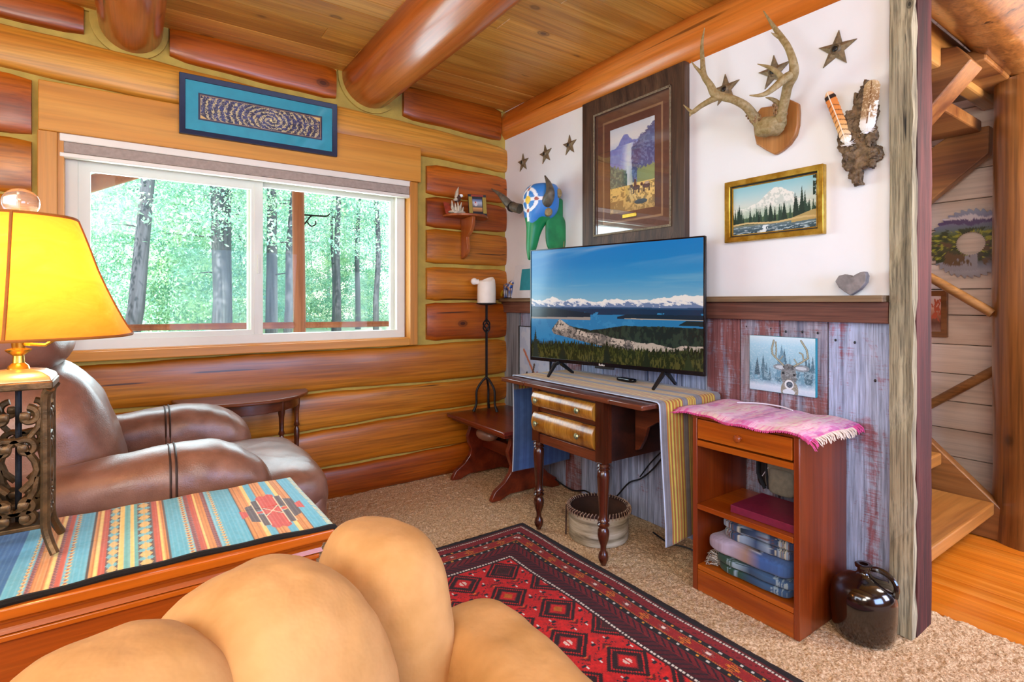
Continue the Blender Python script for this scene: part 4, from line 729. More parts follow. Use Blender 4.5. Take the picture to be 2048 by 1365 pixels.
ant(mb, [(1520, 250, -0.085), (1511, 238, -0.10), (1500, 222, -0.13), (1488, 210, -0.16), (1466, 199, -0.20), (1447, 194, -0.22), (1430, 188, -0.24), (1420, 170, -0.25), (1408, 151, -0.24), (1405, 120, -0.22), (1404, 88, -0.20), (1409, 56, -0.19)], [0.024, 0.021, 0.019, 0.018, 0.017, 0.018, 0.019, 0.015, 0.013, 0.010, 0.007, 0.002])
ant(mb, [(1440, 192, -0.23), (1421, 201, -0.24), (1402, 212, -0.25), (1389, 222, -0.26), (1382, 227, -0.26), (1380, 233, -0.265)], [0.016, 0.013, 0.011, 0.010, 0.008, 0.002])
ant(mb, [(1385, 225, -0.26), (1377, 219, -0.26), (1367, 210, -0.26)], [0.008, 0.006, 0.0015]); ant(mb, [(1411, 156, -0.24), (1399, 142, -0.24), (1390, 133, -0.25), (1383, 123, -0.25)], [0.012, 0.008, 0.005, 0.0015])
mb.build('antler', 'bone', am)
mb = MB()
ant(mb, [(1560, 240, -0.085), (1563, 226, -0.10), (1570, 198, -0.12), (1576, 171, -0.15), (1587, 148, -0.18), (1586, 123, -0.20), (1576, 95, -0.20), (1562, 74, -0.19), (1546, 51, -0.18), (1527, 22, -0.17)], [0.025, 0.021, 0.019, 0.019, 0.019, 0.015, 0.013, 0.012, 0.008, 0.002])
ant(mb, [(1586, 147, -0.18), (1570, 157, -0.21), (1550, 174, -0.25), (1534, 186, -0.28), (1518, 191, -0.30), (1499, 191, -0.31)], [0.016, 0.017, 0.013, 0.010, 0.007, 0.002])
ant(mb, [(1566, 158, -0.215), (1552, 143, -0.22), (1536, 134, -0.23), (1515, 128, -0.24)], [0.012, 0.010, 0.007, 0.0015]); ant(mb, [(1558, 209, -0.11), (1549, 201, -0.13), (1540, 197, -0.14), (1531, 195, -0.15)], [0.012, 0.009, 0.006, 0.002]); ant(mb, [(1558, 74, -0.19), (1550, 70, -0.20), (1542, 65, -0.21)], [0.008, 0.005, 0.001])
mb.build('antler', 'bone', am)
mb = MB()
for (px, py, x) in [(1517, 245, -0.09), (1561, 232, -0.095)]:
    q = P(px, py, 0, x)
    for i in range(46):
        a = random.random()*6.28; h = random.random()*0.05; dx_ = (-0.5 if px < 1540 else 0.1); mb.puff((q.x+0.023*cos(a)-h*0.4, q.y+0.024*sin(a)+h*(0.35 if px < 1540 else -0.1), q.z+0.0+h*(0.7 if px < 1540 else 1.0)), (0.004, 0.004, 0.005+0.004*random.random()), (1, 1), (6, 4))
tag(mb.build('burr_pearls', 'burr', am), 'rough reddish-brown pearls round the antler bases', kind='stuff')
# driftwood with feathers
dw = thing('driftwood_hanging', 'gnarled driftwood slab with two feathers near the weathered post', 'wall hanging', (-0.03, -2.43, 1.64))
do = [(205, 790), (260, 940), (300, 1100), (360, 1150), (400, 1300), (490, 1290), (500, 1110), (580, 1080), (620, 1110), (640, 1040), (700, 985), (740, 930), (730, 880), (680, 850), (640, 830), (650, 700), (650, 560), (655, 400), (655, 260), (600, 150), (575, 90), (545, 55), (525, 130), (500, 150), (480, 230), (455, 280), (435, 210), (410, 300), (405, 420), (370, 425), (340, 440), (320, 520), (280, 490), (300, 560), (260, 640)]
ov = [(lambda q: (q.y, q.z))(P(1640+x_/5.935, 150+y_/5.935, 0, -0.035)) for x_, y_ in do]
def roughen(o, lv, amt, sc):
    md = o.modifiers.new('tri', 'TRIANGULATE'); md = o.modifiers.new('s', 'SUBSURF'); md.subdivision_type = 'SIMPLE'; md.levels = md.render_levels = lv
    tx = D.textures.new('rough', 'CLOUDS'); tx.noise_scale = sc; tx.noise_depth = 3; md = o.modifiers.new('d', 'DISPLACE'); md.texture = tx; md.strength = amt; md.mid_level = 0.5
o = MB().prism(ov, -0.05, -0.012, 'yz').build('bark_slab', 'burl', dw, smooth=80); roughen(o, 4, 0.035, 0.025)
mb = MB()
for i in range(26):
    px = random.uniform(270, 640); py = random.uniform(560, 1060); q = P(1640+px/5.935, 150+py/5.935, 0, -0.05); mb.puff(q, (0.012, random.uniform(0.006, 0.016), random.uniform(0.01, 0.03)), (1, 0.9), (10, 8), warp=lambda x, y, z: (0, 0.3*sin(7*z), 0.2*sin(8*y)))
tag(mb.build('gnarls', 'burl', dw, smooth=30), kind='stuff')
def feather(base_px, tip_px, w, paintf, name, xx):
    b_ = P(*base_px, 0, xx+0.004); t_ = P(*tip_px, 0, xx); ax = t_-b_; Ln = ax.length; ax.normalize(); sd = Vector((0, -ax.z, ax.y)).normalized()
    def fn(U, V):
        s_ = (U-0.5)*2; ww = w*np.minimum(1, (V*5)**0.7+0.15)*np.sqrt(np.clip(1-np.maximum(V-0.88, 0)**2*62, 0.05, 1))*(1+0.04*np.sin(V*90+U*9)); bend = 0.02*V*V
        pos = [b_[i]+ax[i]*V*Ln+sd[i]*s_*ww for i in range(3)]; pos[0] = pos[0]-bend-0.006*(1-s_**2); return pos
    f = surf(name, fn, 24, 90, paintf, 'cloth', dw, thick=0.0012); return f
def f1(U, V):
    s_ = np.abs(U-0.45); C = grad(V, [(0, 'f4f0ea'), (0.12, 'efe0c8'), (0.35, 'e8b878'), (0.6, 'dc8c48'), (0.88, 'd8803c'), (0.96, 'e8b890'), (1, 'e8c8a0')]); bar = np.abs(((V*11+s_*1.1) % 1)-0.5) < 0.09; C = lay(C, bar&(V > 0.15)&(V < 0.8), '6a3c20'); C = lay(C, (V > 0.87)&(V < 0.94), '33241c'); C = lay(C, s_ < 0.03, 'f0e4d0'); C = lay(C, (V < 0.16)&(vn(U*2, V*6, 8, 3) > 0.5), 'ffffff'); return C
def f2(U, V):
    C = grad(V, [(0, 'f8f8f8'), (0.25, 'f0ece8'), (0.34, 'a88868'), (0.7, '96724c'), (0.9, 'b49468'), (1, 'c8ac80')]); C = lay(C, (U > 0.5)&(V < 0.62)&(V > 0.22)&(vn(U, V*3, 7, 3) > 0.48), 'f0ece4'); C = lay(C, (np.abs(U-0.5) < 0.04)&(V > 0.2), '7a5430'); C = lay(C, (vn(U, V*4, 14, 3) > 0.62)&(V > 0.3), 'd8c09c'); return C
feather((1698, 293), (1661, 187), 0.020, f1, 'feather', -0.06); feather((1731, 268), (1750, 163), 0.027, f2, 'feather', -0.065)
mb = MB()
for (px, py) in [(1697, 290), (1733, 262)]:
    q = P(px, py, 0, -0.07)
    for i in range(26):
        a = random.uniform(-0.6, 3.6); l = random.uniform(0.012, 0.032); mb.tube([q, (q.x-0.004, q.y-0.6*l*cos(a), q.z+0.4*l*sin(a)), (q.x-0.002, q.y-l*cos(a), q.z+l*sin(a)*0.7)], [0.0016, 0.0012, 0.0004], 4)
tag(mb.build('down', 'white', dw), 'wispy white down at the feather bases', kind='stuff')
# heart stone resting on the ledge
hp = [(1673, 560), (1680, 549), (1692, 546), (1702, 548), (1706, 552), (1712, 547), (1722, 542), (1732, 540), (1736, 549), (1734, 562), (1722, 576), (1703, 588), (1690, 580), (1680, 572)]
ov = [(lambda q: (q.y, q.z))(P(x_, y_, 0, -0.045)) for x_, y_ in hp]; mz = min(z for _, z in ov); ov = [(y_, z_-mz+1.2225) for y_, z_ in ov]
o = MB().prism(ov, -0.058, -0.028, 'yz').build('heart_stone', 'stone', bevel=0.003); tag(o, 'grey heart-shaped stone balanced on the barn-wood ledge', 'stone')
# painted bison skull
bs = thing('bison_skull', 'horned skull painted blue and green on the plaster', 'skull', (-0.1, -0.36, 1.5))
q = P(1066, 432, 0, -0.22); YS = q.y
secs = [(1.950, -0.12, 0.045, 0.05), (1.935, -0.14, 0.085, 0.085), (1.895, -0.15, 0.110, 0.105), (1.84, -0.155, 0.112, 0.110), (1.79, -0.155, 0.105, 0.108), (1.745, -0.165, 0.088, 0.098), (1.71, -0.180, 0.066, 0.080), (1.675, -0.198, 0.046, 0.060), (1.62, -0.212, 0.036, 0.046), (1.56, -0.222, 0.030, 0.038), (1.51, -0.230, 0.022, 0.028), (1.475, -0.238, 0.012, 0.015), (1.46, -0.242, 0.004, 0.005)]
sc_ = curve(secs, 4); n = 40; vs = []; fs = []
for z, x, a_, b_ in sc_:
    for j in range(n):
        th = 2*pi*j/n; cc, ss = cos(th), sin(th); dent = 0.10*max(0, cos(th))**8*(z < 1.86); vs.append((x-b_*math.copysign(abs(cc)**0.85, cc)*(1-dent*0.3), YS+0.02*(1.95-z)+a_*math.copysign(abs(ss)**0.9, ss), z))
for i in range(len(sc_)-1):
    for j in range(n): fs.append((i*n+j, i*n+(j+1) % n, (i+1)*n+(j+1) % n, (i+1)*n+j))
fs += [tuple(range(n)), tuple((len(sc_)-1)*n+j for j in range(n-1, -1, -1))]
o = MB().add(vs, fs).build('skull', 'paint', bs, smooth=60, subsurf=1)
def skp(co):
    wl = wloc(bs); X = co[:, 0]+wl.x; Y = co[:, 1]+wl.y-YS; Z = co[:, 2]+wl.z; front = X < -0.15; C = np.ones((len(co), 3))*hx('3480cc'); C = lay(C, Z < 1.71+0.02*np.sin(Y*60), '14884c')
    r_ = np.hypot(Y, (Z-1.835)); C = lay(C, front&(r_ > 0.058)&(r_ < 0.078), 'eef0f4'); C = lay(C, front&(np.abs(Y) < 0.010)&(Z > 1.70), 'eef0f4'); C = lay(C, front&(np.abs(Z-1.835) < 0.010)&(np.abs(Y) < 0.1), 'eef0f4'); C = lay(C, front&(r_ < 0.026), 'f0c840')
    for dy, dz in ((0.068, 0), (-0.068, 0), (0, 0.068), (0, -0.068)): C = lay(C, front&(np.hypot(Y-dy, Z-1.835-dz) < 0.012), 'a8584c')
    return C
o.modifiers.clear(); md = o.modifiers.new('s', 'SUBSURF'); md.levels = md.render_levels = 1
me = o.data; bm = bmesh.new(); bm.from_mesh(me); bmesh.ops.subdivide_edges(bm, edges=bm.edges, cuts=2, use_grid_fill=True); bm.to_mesh(me); bm.free(); o.modifiers.clear(); me.polygons.foreach_set('use_smooth', [True]*len(me.polygons)); paint_mesh(o, skp)
MB().puff((-0.075, YS-0.052, 1.635), (0.085, 0.014, 0.125), (0.7, 0.8), (28, 20)).build('cheek_bone', 'green_paint', bs)
MB().prism([(-0.07, 1.84), (-0.03, 1.87), (-0.001, 1.86), (-0.001, 1.60), (-0.05, 1.58), (-0.08, 1.72)], YS-0.04, YS+0.03, 'xz').build('skull_rear', 'green_paint', bs, bevel=0.012)
MB().puff((-0.17, YS-0.09, 1.755), (0.025, 0.03, 0.028), (1, 1), (14, 10)).puff((-0.09, YS-0.10, 1.88), (0.02, 0.014, 0.03), (1, 1), (10, 8)).puff((-0.02, YS-0.05, 1.58), (0.014, 0.014, 0.05), (0.8, 1), (10, 8)).build('bare_bone', 'bone', bs)
mb = MB(); sweep(mb, [tuple(P(1080, 412, 0, -0.16))+(0.036,), tuple(P(1092, 405, 0, -0.18))+(0.038,), tuple(P(1100, 388, 0, -0.19))+(0.030,), tuple(P(1098, 370, 0, -0.18))+(0.019,), tuple(P(1090, 352, 0, -0.17))+(0.005,)], 6, 16); mb.build('horn', 'horn', bs)
mb = MB(); sweep(mb, [tuple(P(1040, 418, 0, -0.17))+(0.034,), tuple(P(1022, 412, 0, -0.19))+(0.030,), tuple(P(1008, 398, 0, -0.22))+(0.024,), tuple(P(998, 388, 0, -0.23))+(0.014,), tuple(P(983, 378, 0, -0.24))+(0.004,)], 6, 16); mb.build('horn', 'horn', bs)
a = P(1024, 414, 0, -0.185); MB().tube([a+Vector((0, -0.008, -0.002)), a+Vector((0, 0.008, 0.003))], 0.036, 16).build('band', 'black', bs)

# ============================================================ FURNITURE ON THE RIGHT
# trestle bench in the corner
bn = thing('trestle_bench', 'low dark red trestle bench in the corner under the candle stand', 'bench', (-0.27, -0.37, 0))
MB().box((-0.515, -0.745, 0.405), (-0.012, -0.055, 0.432)).build('seat', 'benchwood', bn, bevel=0.007)
MB().box((-0.49, -0.72, 0.385), (-0.035, -0.08, 0.405)).build('apron', 'benchwood', bn, bevel=0.004)
def trestle(y0):
    half = [(0.0, 0.03), (0.13, 0.025), (0.2, 0.0), (0.262, 0.0), (0.262, 0.015), (0.235, 0.06), (0.17, 0.10), (0.125, 0.15), (0.115, 0.19), (0.135, 0.24), (0.145, 0.28), (0.125, 0.33), (0.12, 0.36), (0.19, 0.375), (0.19, 0.387)]
    cx = -0.275; out = [(cx+a, b) for a, b in half]+[(cx-a, b) for a, b in half[::-1]]
    MB().prism(out[1:-1], y0-0.016, y0+0.016, 'xz').build('trestle_end', 'benchwood', bn, bevel=0.004)
trestle(-0.16); trestle(-0.64)
MB().box((-0.30, -0.64, 0.19), (-0.26, -0.16, 0.275)).build('stretcher', 'benchwood', bn, bevel=0.004)
MB().puff((-0.42, -0.42, 0.345), (0.06, 0.09, 0.04), (0.9, 0.9), (16, 10)).build('hanging_pouch', 'leather', bn)
# candle stand
cx, cy = -0.262, -0.165
cst = thing('candle_stand', 'tall black wrought iron candle stand on the corner bench', 'candle stand', (cx, cy, 0.432))
MB().tube([(cx, cy, 0.66), (cx, cy, 0.98)], 0.009, 4, sq=True).tube([(cx, cy, 1.075), (cx, cy, 1.178)], 0.009, 4, sq=True).build('rod', 'iron', cst, smooth=0)
mb = MB()
for k in range(4):
    mb.tube([(cx+0.026*sin(pi*t)*cos(k*pi/2+3.5*t), cy+0.026*sin(pi*t)*sin(k*pi/2+3.5*t), 0.975+0.105*t) for t in np.linspace(0, 1, 14)], 0.0055, 6)
mb.build('twist_basket', 'iron', cst)
for k in range(3):
    a = k*2*pi/3+pi*0.93; mb = MB(); sweep(mb, [(cx, cy, 0.67, 0.008), (cx+0.035*cos(a), cy+0.035*sin(a), 0.64, 0.008), (cx+0.072*cos(a), cy+0.072*sin(a), 0.58, 0.008), (cx+0.075*cos(a), cy+0.075*sin(a), 0.49, 0.008), (cx+0.095*cos(a), cy+0.095*sin(a), 0.438, 0.011)], 5, 6); mb.build('leg', 'iron', cst)
MB().lathe([(0.001, 1.172), (0.03, 1.174), (0.070, 1.181), (0.072, 1.188), (0.001, 1.184)], (cx, cy, 0), 24).build('drip_pan', 'iron', cst)
cd = thing('candle', 'thick white candle with a softened drooping rim on the iron stand', 'candle', (cx, cy, 1.188))
mb = MB(); n = 28; vs = []; fs = []; rings_ = [(0.062, 1.188), (0.065, 1.192), (0.065, 1.25), (0.064, 1.30), (0.060, 1.335), (0.050, 1.345), (0.042, 1.325), (0.03, 1.30), (0.001, 1.298)]
for i, (rr_, z) in enumerate(rings_):
    for j in range(n):
        a = 2*pi*j/n; d = 0.014*max(0, cos(a-0.2)) if 3 <= i <= 5 else 0; vs.append((cx+rr_*cos(a), cy+rr_*sin(a), z+d*(i-2)*0.6))
for i in range(len(rings_)-1):
    for j in range(n): fs.append((i*n+j, i*n+(j+1) % n, (i+1)*n+(j+1) % n, (i+1)*n+j))
fs += [tuple(range(n-1, -1, -1))]; mb.add(vs, fs).build('candle_body', 'wax', cd)
MB().puff((cx-0.078, cy+0.036, 1.338), (0.026, 0.02, 0.024), (1, 1), (14, 10)).tube([(cx-0.08, cy+0.036, 1.335), (cx-0.05, cy+0.02, 1.335)], [0.018, 0.018], 8).build('drooping_wax', 'wax', cd)
# small things on the ledge left of the screen
hs = thing('horse_figurine', 'small blue and gold painted horse figurine at the corner of the ledge', 'figurine', (-0.045, -0.12, 1.222))
hy = -0.125; hxx = -0.05; z0 = 1.222
MB().box((hxx-0.02, hy-0.05, z0), (hxx+0.02, hy+0.05, z0+0.006)).build('base', 'black', hs, bevel=0.002)
mb = MB(); sweep(mb, [(hxx, hy+0.045, z0+0.082, 0.010), (hxx, hy+0.028, z0+0.088, 0.022), (hxx, hy, z0+0.080, 0.020), (hxx, hy-0.026, z0+0.088, 0.020), (hxx, hy-0.040, z0+0.108, 0.014), (hxx, hy-0.048, z0+0.118, 0.010), (hxx, hy-0.062, z0+0.104, 0.006)], 5, 12)
for dx, dy in ((-0.009, 0.03), (0.009, 0.034), (-0.009, -0.024), (0.009, -0.03)): mb.tube([(hxx+dx, hy+dy, z0+0.075), (hxx+dx, hy+dy*1.1, z0+0.045), (hxx+dx, hy+dy, z0+0.006)], [0.010, 0.006, 0.006], 7)
o = mb.build('body', 'paint', hs)
paint_mesh(o, lambda co: lay(lay(np.ones((len(co), 3))*hx('2c5cb0'), np.sin(co[:, 1]*150+co[:, 2]*90) > 0.55, 'd8d8e4'), np.sin(co[:, 1]*90-co[:, 2]*140+2) > 0.72, 'c8963c'))
MB().puff((hxx, hy-0.028, z0+0.108), (0.009, 0.02, 0.012), (1, 1), (10, 8)).build('mane', 'gold', hs)
sp = thing('carved_bird', 'tiny yellow and white carved bird beside the painted horse', 'figurine', (-0.03, -0.03, 1.222)); q = P(1002, 584, 0, -0.05)
q = Vector((-0.05, -0.045, 1.25)); mb = MB(); sweep(mb, [(q.x, q.y+0.025, 1.226, 0.005), (q.x, q.y+0.012, 1.245, 0.011), (q.x, q.y, 1.263, 0.011), (q.x, q.y-0.008, 1.280, 0.004)], 4, 8); mb.build('body', 'yellow', sp)
MB().tube([(q.x-0.01, q.y+0.034, 1.2235), (q.x, q.y+0.022, 1.250)], [0.006, 0.003], 6).build('tail', 'white', sp)
wc = thing('matted_card', 'white matted blue card leaning on the ledge behind the screen edge', 'card', (-0.04, -0.27, 1.222))
def TC(u, v, w): return (-0.05-w+v*0.14, -u, 1.2225+v)
MB(TC).box((0.175, 0, 0), (0.46, 0.235, 0.004)).build('mat_board', 'paper', wc, smooth=0); MB(TC).box((0.262, 0.055, 0.004), (0.43, 0.205, 0.005)).build('print', 'teal_mat', wc, smooth=0)
# feather print low on the barn boards
def featherp(U, V):
    C = lay(np.ones(U.shape+(3,))*hx('b8cce8'), vn(U, V, 4, 3) > 0.5, 'c8d8ee')
    for k, (x0, y0, x1, y1, c) in enumerate([(0.15, 0.62, 0.5, 0.25, 'c07a5c'), (0.5, 0.4, 0.42, 0.2, '5c4a40')]):
        t = np.clip(((U-x0)*(x1-x0)+(V-y0)*(y1-y0))/((x1-x0)**2+(y1-y0)**2), 0, 1); C = lay(C, np.hypot(U-x0-t*(x1-x0), V-y0-t*(y1-y0)) < 0.025, c)
    C = lay(C, ((U-0.25)/0.04)**2+((V-0.2)/0.07)**2 < 1, '202838'); C = lay(C, ((U-0.6)/0.05)**2+((V-0.25)/0.05)**2 < 1, 'a85048'); return C
picture('feather_print', 'pale blue feather print in a thin black frame beside the screen', x=-0.002, u0=0.20, u1=0.555, v0=0.58, v1=1.025, w=0.006, depth=0.012, fmat='black', paintf=featherp, nx=70, ny=80)

# drop-leaf work table
ZT = 0.77; XF = -0.578
dt = thing('drop_leaf_table', 'walnut drop-leaf sewing table with two curved drawers under the television', 'table', (-0.32, -1.35, 0))
MB().box((XF, -1.655, ZT-0.022), (-0.025, -1.03, ZT)).build('table_top', 'walnut', dt, bevel=0.004)
MB().box((XF, -1.027, ZT-0.022), (-0.025, -0.815, ZT)).build('leaf', 'walnut', dt, bevel=0.004)
MB().box((XF, -1.845, ZT-0.022), (-0.025, -1.658, ZT)).build('leaf', 'walnut', dt, bevel=0.004)
ya, yb = -1.60, -1.085; xf = -0.548
MB().box((xf+0.006, ya+0.01, 0.465), (-0.05, yb-0.01, ZT-0.022)).build('case', 'walnut_dark', dt, smooth=0)
MB().box((xf, ya+0.045, 0.462), (xf+0.02, yb-0.045, 0.51)).box((xf, ya+0.045, 0.628), (xf+0.02, yb-0.045, 0.648)).box((xf, ya+0.045, 0.737), (xf+0.02, yb-0.045, ZT-0.022)).build('rails', 'walnut', dt, bevel=0.002)
for za, zb, lb in ((0.648, 0.732, None), (0.517, 0.625, None)):
    prof = [(xf+0.004, za)]+[(xf-0.004-0.028*sin(pi*t)**0.55, za+(zb-za)*t) for t in np.linspace(0.02, 0.98, 11)]+[(xf+0.004, zb)]
    dr = MB().prism(prof, ya+0.05, yb-0.012, 'xz').build('drawer', 'tiger', dt, bevel=0.002, smooth=40)
    for yy in (yb-0.065, ya+0.105+0.03):
        MB().lathe([(0.004, 0.0), (0.005, -0.010), (0.013, -0.014), (0.015, -0.019), (0.010, -0.024), (0.001, -0.026)], (xf-0.031, yy, (za+zb)/2), 8, axis=0).build('knob', 'knobmetal', dr, smooth=0)
LP = [(0.001, 0.0), (0.012, 0.001), (0.014, 0.008), (0.022, 0.025), (0.024, 0.038), (0.020, 0.055), (0.013, 0.068), (0.014, 0.09), (0.023, 0.115), (0.027, 0.14), (0.026, 0.158), (0.019, 0.172), (0.027, 0.180), (0.028, 0.187), (0.020, 0.195), (0.027, 0.203), (0.020, 0.214), (0.0205, 0.25), (0.025, 0.33), (0.029, 0.40), (0.027, 0.424), (0.022, 0.432), (0.030, 0.438), (0.022, 0.446), (0.031, 0.453), (0.026, 0.462), (0.031, 0.468)]
for lx in (-0.546, -0.075):
    for ly in (yb-0.020, ya+0.020):
        MB().lathe(LP, (lx+0.012, ly, 0), 20).box((lx-0.013, ly-0.026, 0.466), (lx+0.038, ly+0.026, ZT-0.023)).build('leg', 'walnut_leg', dt, smooth=45)
MB().prism([(-1.612, 0.747), (-1.612, 0.50), (-1.635, 0.51), (-1.665, 0.56), (-1.685, 0.62), (-1.74, 0.655), (-1.80, 0.665), (-1.80, 0.747)], -0.36, -0.337, 'yz').build('leaf_bracket', 'walnut', dt, bevel=0.003)
# striped runner over the table
path = [(-0.807, 0.215), (-0.809, 0.50), (-0.807, 0.745), (-0.809, 0.768), (-0.83, 0.7755), (-1.1, 0.7755), (-1.4, 0.7755), (-1.7, 0.7755), (-1.828, 0.7755), (-1.850, 0.770), (-1.857, 0.745), (-1.862, 0.6), (-1.868, 0.4), (-1.873, 0.175)]
pl = np.array(curve(path, 8)); dl = np.concatenate([[0], np.cumsum(np.hypot(*np.diff(pl, axis=0).T))]); dl /= dl[-1]
def runner_fn(U, V):   # U along, V front to back
    y = np.interp(U, dl, pl[:, 0]); z = np.interp(U, dl, pl[:, 1]); xfr = -0.492+0.008*np.clip((-0.8-y)/1.1, 0, 1); xbk = -0.055+0*y; x = xfr+(xbk-xfr)*V
    drop = np.clip((0.76-z)/0.5, 0, 1); return x+0.012*drop*np.sin(U*8), y-0.010*drop*np.sin(V*7+1)*np.where(y < -1.5, 0.8, -0.6), z-0.015*drop*(V > 0.5)*(y < -1.5)
def runner_paint(U, V):
    left = U < 0.215; C = np.ones(U.shape+(3,))*hx('7e7a78'); n = vn(U*30, V*4, 3, 4)
    for a, b, c in ((0.10, 0.36, 'b87a2c'), (0.44, 0.57, 'c08a3c'), (0.67, 0.90, 'c0883a')):
        m_ = (V > a)&(V < b); C = lay(C, m_, c); t = (V-a)/(b-a); C = lay(C, m_&(np.abs((t*5 % 1)-0.5) < 0.17), 'c8b850'); C = lay(C, m_&(np.abs((t*5+0.5) % 1-0.5) < 0.12), 'a85a2c')
    C = lay(C, ((V*26 % 1) < 0.18)*0.35, '4a4a54'); C = lay(C, (left & ((V*60 % 1) < 0.3))*1.0, '3c5688'); C = lay(C, (left & ((V*60 % 1) >= 0.3))*1.0, '4a6aa4'); C = C*(0.93+0.14*(n[..., None])); return lay(C, (V < 0.012), 'b8c4d8')
o = surf('table_runner', runner_fn, 260, 130, runner_paint, 'cloth', thick=0.004); tag(o, 'grey runner with gold stripes draped over both ends of the table', 'table runner')
# television
tv = thing('television', 'flat television showing snowy mountains above a blue lake', 'television', (-0.16, -1.28, 0.778))
ud = Vector((0.2121, -0.9773, 0)); nd = Vector((-0.9773, -0.2121, 0)); tc = Vector((-0.238, -1.309, 0.853))
def TT(u, v, w): return (tc.x+ud.x*u+nd.x*w, tc.y+ud.y*u+nd.y*w, tc.z+v+0*u)
HW, HH = 0.529, 0.650
MB(TT).box((-HW, 0, -0.018), (HW, HH, 0.0)).build('panel', 'black', tv, bevel=0.003)
MB(TT).box((-HW*0.75, 0.05, -0.055), (HW*0.75, HH*0.6, -0.018)).build('rear_housing', 'black', tv, bevel=0.01)
MB(TT).ring(-HW, HW, 0, HH, 0.007, 0, 0.005).box((-HW+0.007, 0.007, 0), (HW-0.007, 0.020, 0.005)).build('bezel', 'blackgloss', tv, bevel=0.001)
MB(TT).box((-0.075, -0.012, -0.012), (0.04, 0.001, 0.004)).build('sensor_bar', 'black', tv, bevel=0.002)
def tvp(U, V):
    n = vn(U*1.6, V, 9, 2, oct=5, rough=0.65); n3 = vn(U*1.6, V, 34, 4, oct=3); n4 = vn(U*1.6, V, 70, 6, oct=2); ridge = lambda f, sd, o=5: vn(U, U*0+0.37, f, sd, oct=o, rough=0.62)
    C = grad(V, [(0.5, '86b0c4'), (0.58, '74a8c6'), (0.72, '3c90c4'), (0.86, '1e80c0'), (1, '1c7cc2')]); cl = vn(U*0.8+V*0.5, V*6-U*1.0, 2.2, 8, oct=5); C = lay(C, np.clip((cl-0.5)*2.6, 0, 1)*np.clip((V-0.76)*8, 0, 1)*0.55, 'b4b4cc'); C = lay(C, np.clip((vn(U*0.7, V*6, 3, 12, oct=5)-0.42)*2.0, 0, 0.6)*np.clip((0.78-V)*10, 0, 1), '9ab8c8')
    pk = 0.500+0.075*ridge(14, 21)+0.02*np.exp(-((U-0.16)/0.05)**2)+0.018*(U > 0.72)*np.minimum(1, (U-0.72)*8); C = lay(C, (V < pk)&(V > 0.42), '7080a4'); sn = vn(U*5+V*5, V*4-U*2, 9, 3, oct=4)+(V-0.505)*9; C = lay(C, (V < pk)&(V > 0.42)&(sn > 0.47), 'd8d4dc'); C = lay(C, (V < pk)&(V > 0.42)&(sn > 0.60), 'f2e6e0')
    C = lay(C, (V < 0.468+0.012*ridge(6, 4))&(V > 0.3), '24466a'); C = lay(C, (V < 0.452+0.014*ridge(9, 5)+0.02*np.exp(-(U/0.12)**2))&(V > 0.3), '1a3450')
    C = lay(C, (V < 0.405+0.012*ridge(5, 7))&(V > 0.05), '2a76a8'); C = lay(C, (V < 0.43)&(V > 0.05)&(n > 0.52+0.9*np.abs(V-0.3)), '3480b0')
    fl = 0.425+0.03*np.exp(-((U-0.12)/0.14)**2)+0.012*ridge(11, 9)-0.09*np.clip(U-0.36, 0, 1)*3; C = lay(C, (V < fl)&(V > 0.362+0.03*np.clip(U, 0, 1))&(U < 0.40), '142838'); C = lay(C, (V < fl)&(V > 0.362)&(V < 0.374+0.008*ridge(13, 3)+0.02*U)&(U < 0.40), '988a84')
    fr_ = 0.412+0.012*ridge(9, 12)-0.05*np.clip(0.62-U, 0, 1)*8; C = lay(C, (V < fr_)&(V > 0.378)&(U > 0.56), '182c3c'); C = lay(C, (np.abs(V-0.379-0.004*ridge(20, 2)) < 0.004)&(U > 0.60), 'b0a090'); C = lay(C, (V > 0.335+0.02*(1-U))&(V < 0.375-0.9*np.clip(0.92-U, 0, 1))&(U > 0.885), '1c2c30')
    C = lay(C, (V < 0.10+0.1*n)&(U < 0.4), '2a5878')
    top = np.where(U < 0.40, 0.288+0.045*np.exp(-((U-0.215)/0.05)**2)-0.02*np.clip((U-0.3)*8, 0, 1), 0.268+0.05*np.minimum(1, (U-0.40)*5))+0.012*ridge(30, 6, 3); lo = 0.265-0.155*np.clip((U-0.15)/0.55, 0, 1); pen = (V < top)&(V > lo)&(U > 0.145+0.5*np.abs(V-0.265)); C = lay(C, pen, '1c2826'); C = lay(C, pen&(vn(U*20, V*6, 4, 5) > 0.52), '2c3a30')
    sh = lo+0.045+0.045*vn(U*1.2, U*0, 9, 31)+0.03*np.exp(-((U-0.2)/0.05)**2); sand = (V < sh)&(V > lo-0.035)&(U > 0.145+0.5*np.abs(V-0.26)); C = lay(C, sand, '6e6460'); C = lay(C, sand&(n3 > 0.46), '8e7e76'); C = lay(C, sand&(n > 0.50)&(V > lo+0.01), 'c0aa9c'); C = lay(C, sand&(n4 > 0.62), '4a4644'); C = lay(C, sand&(U > 0.66)&(V > lo+0.02)&(n3 > 0.35), 'b8a698')
    saw = np.abs(((U*52+vn(U*9, V*0, 6, 3)*4) % 1)-0.5)*2; saw2 = np.abs(((U*31+vn(U*7, V*0, 5, 8)*5) % 1)-0.5)*2
    for off, amp, a_, b_, c_ in ((0.085, 0.05, '1c2418', '343c22', saw), (0.045, 0.06, '222a16', '444620', saw2), (0.0, 0.06, '242a16', '504c26', saw)):
        ft = off+0.045+0.012*np.sin(U*9+off*60)+amp*c_*(0.3+vn(U*8, V*0, 8, 9)); f = V < ft; C = lay(C, f, a_); C = lay(C, f&(vn(U*40, V*7, 4, 5+int(off*100)) > 0.53), b_)
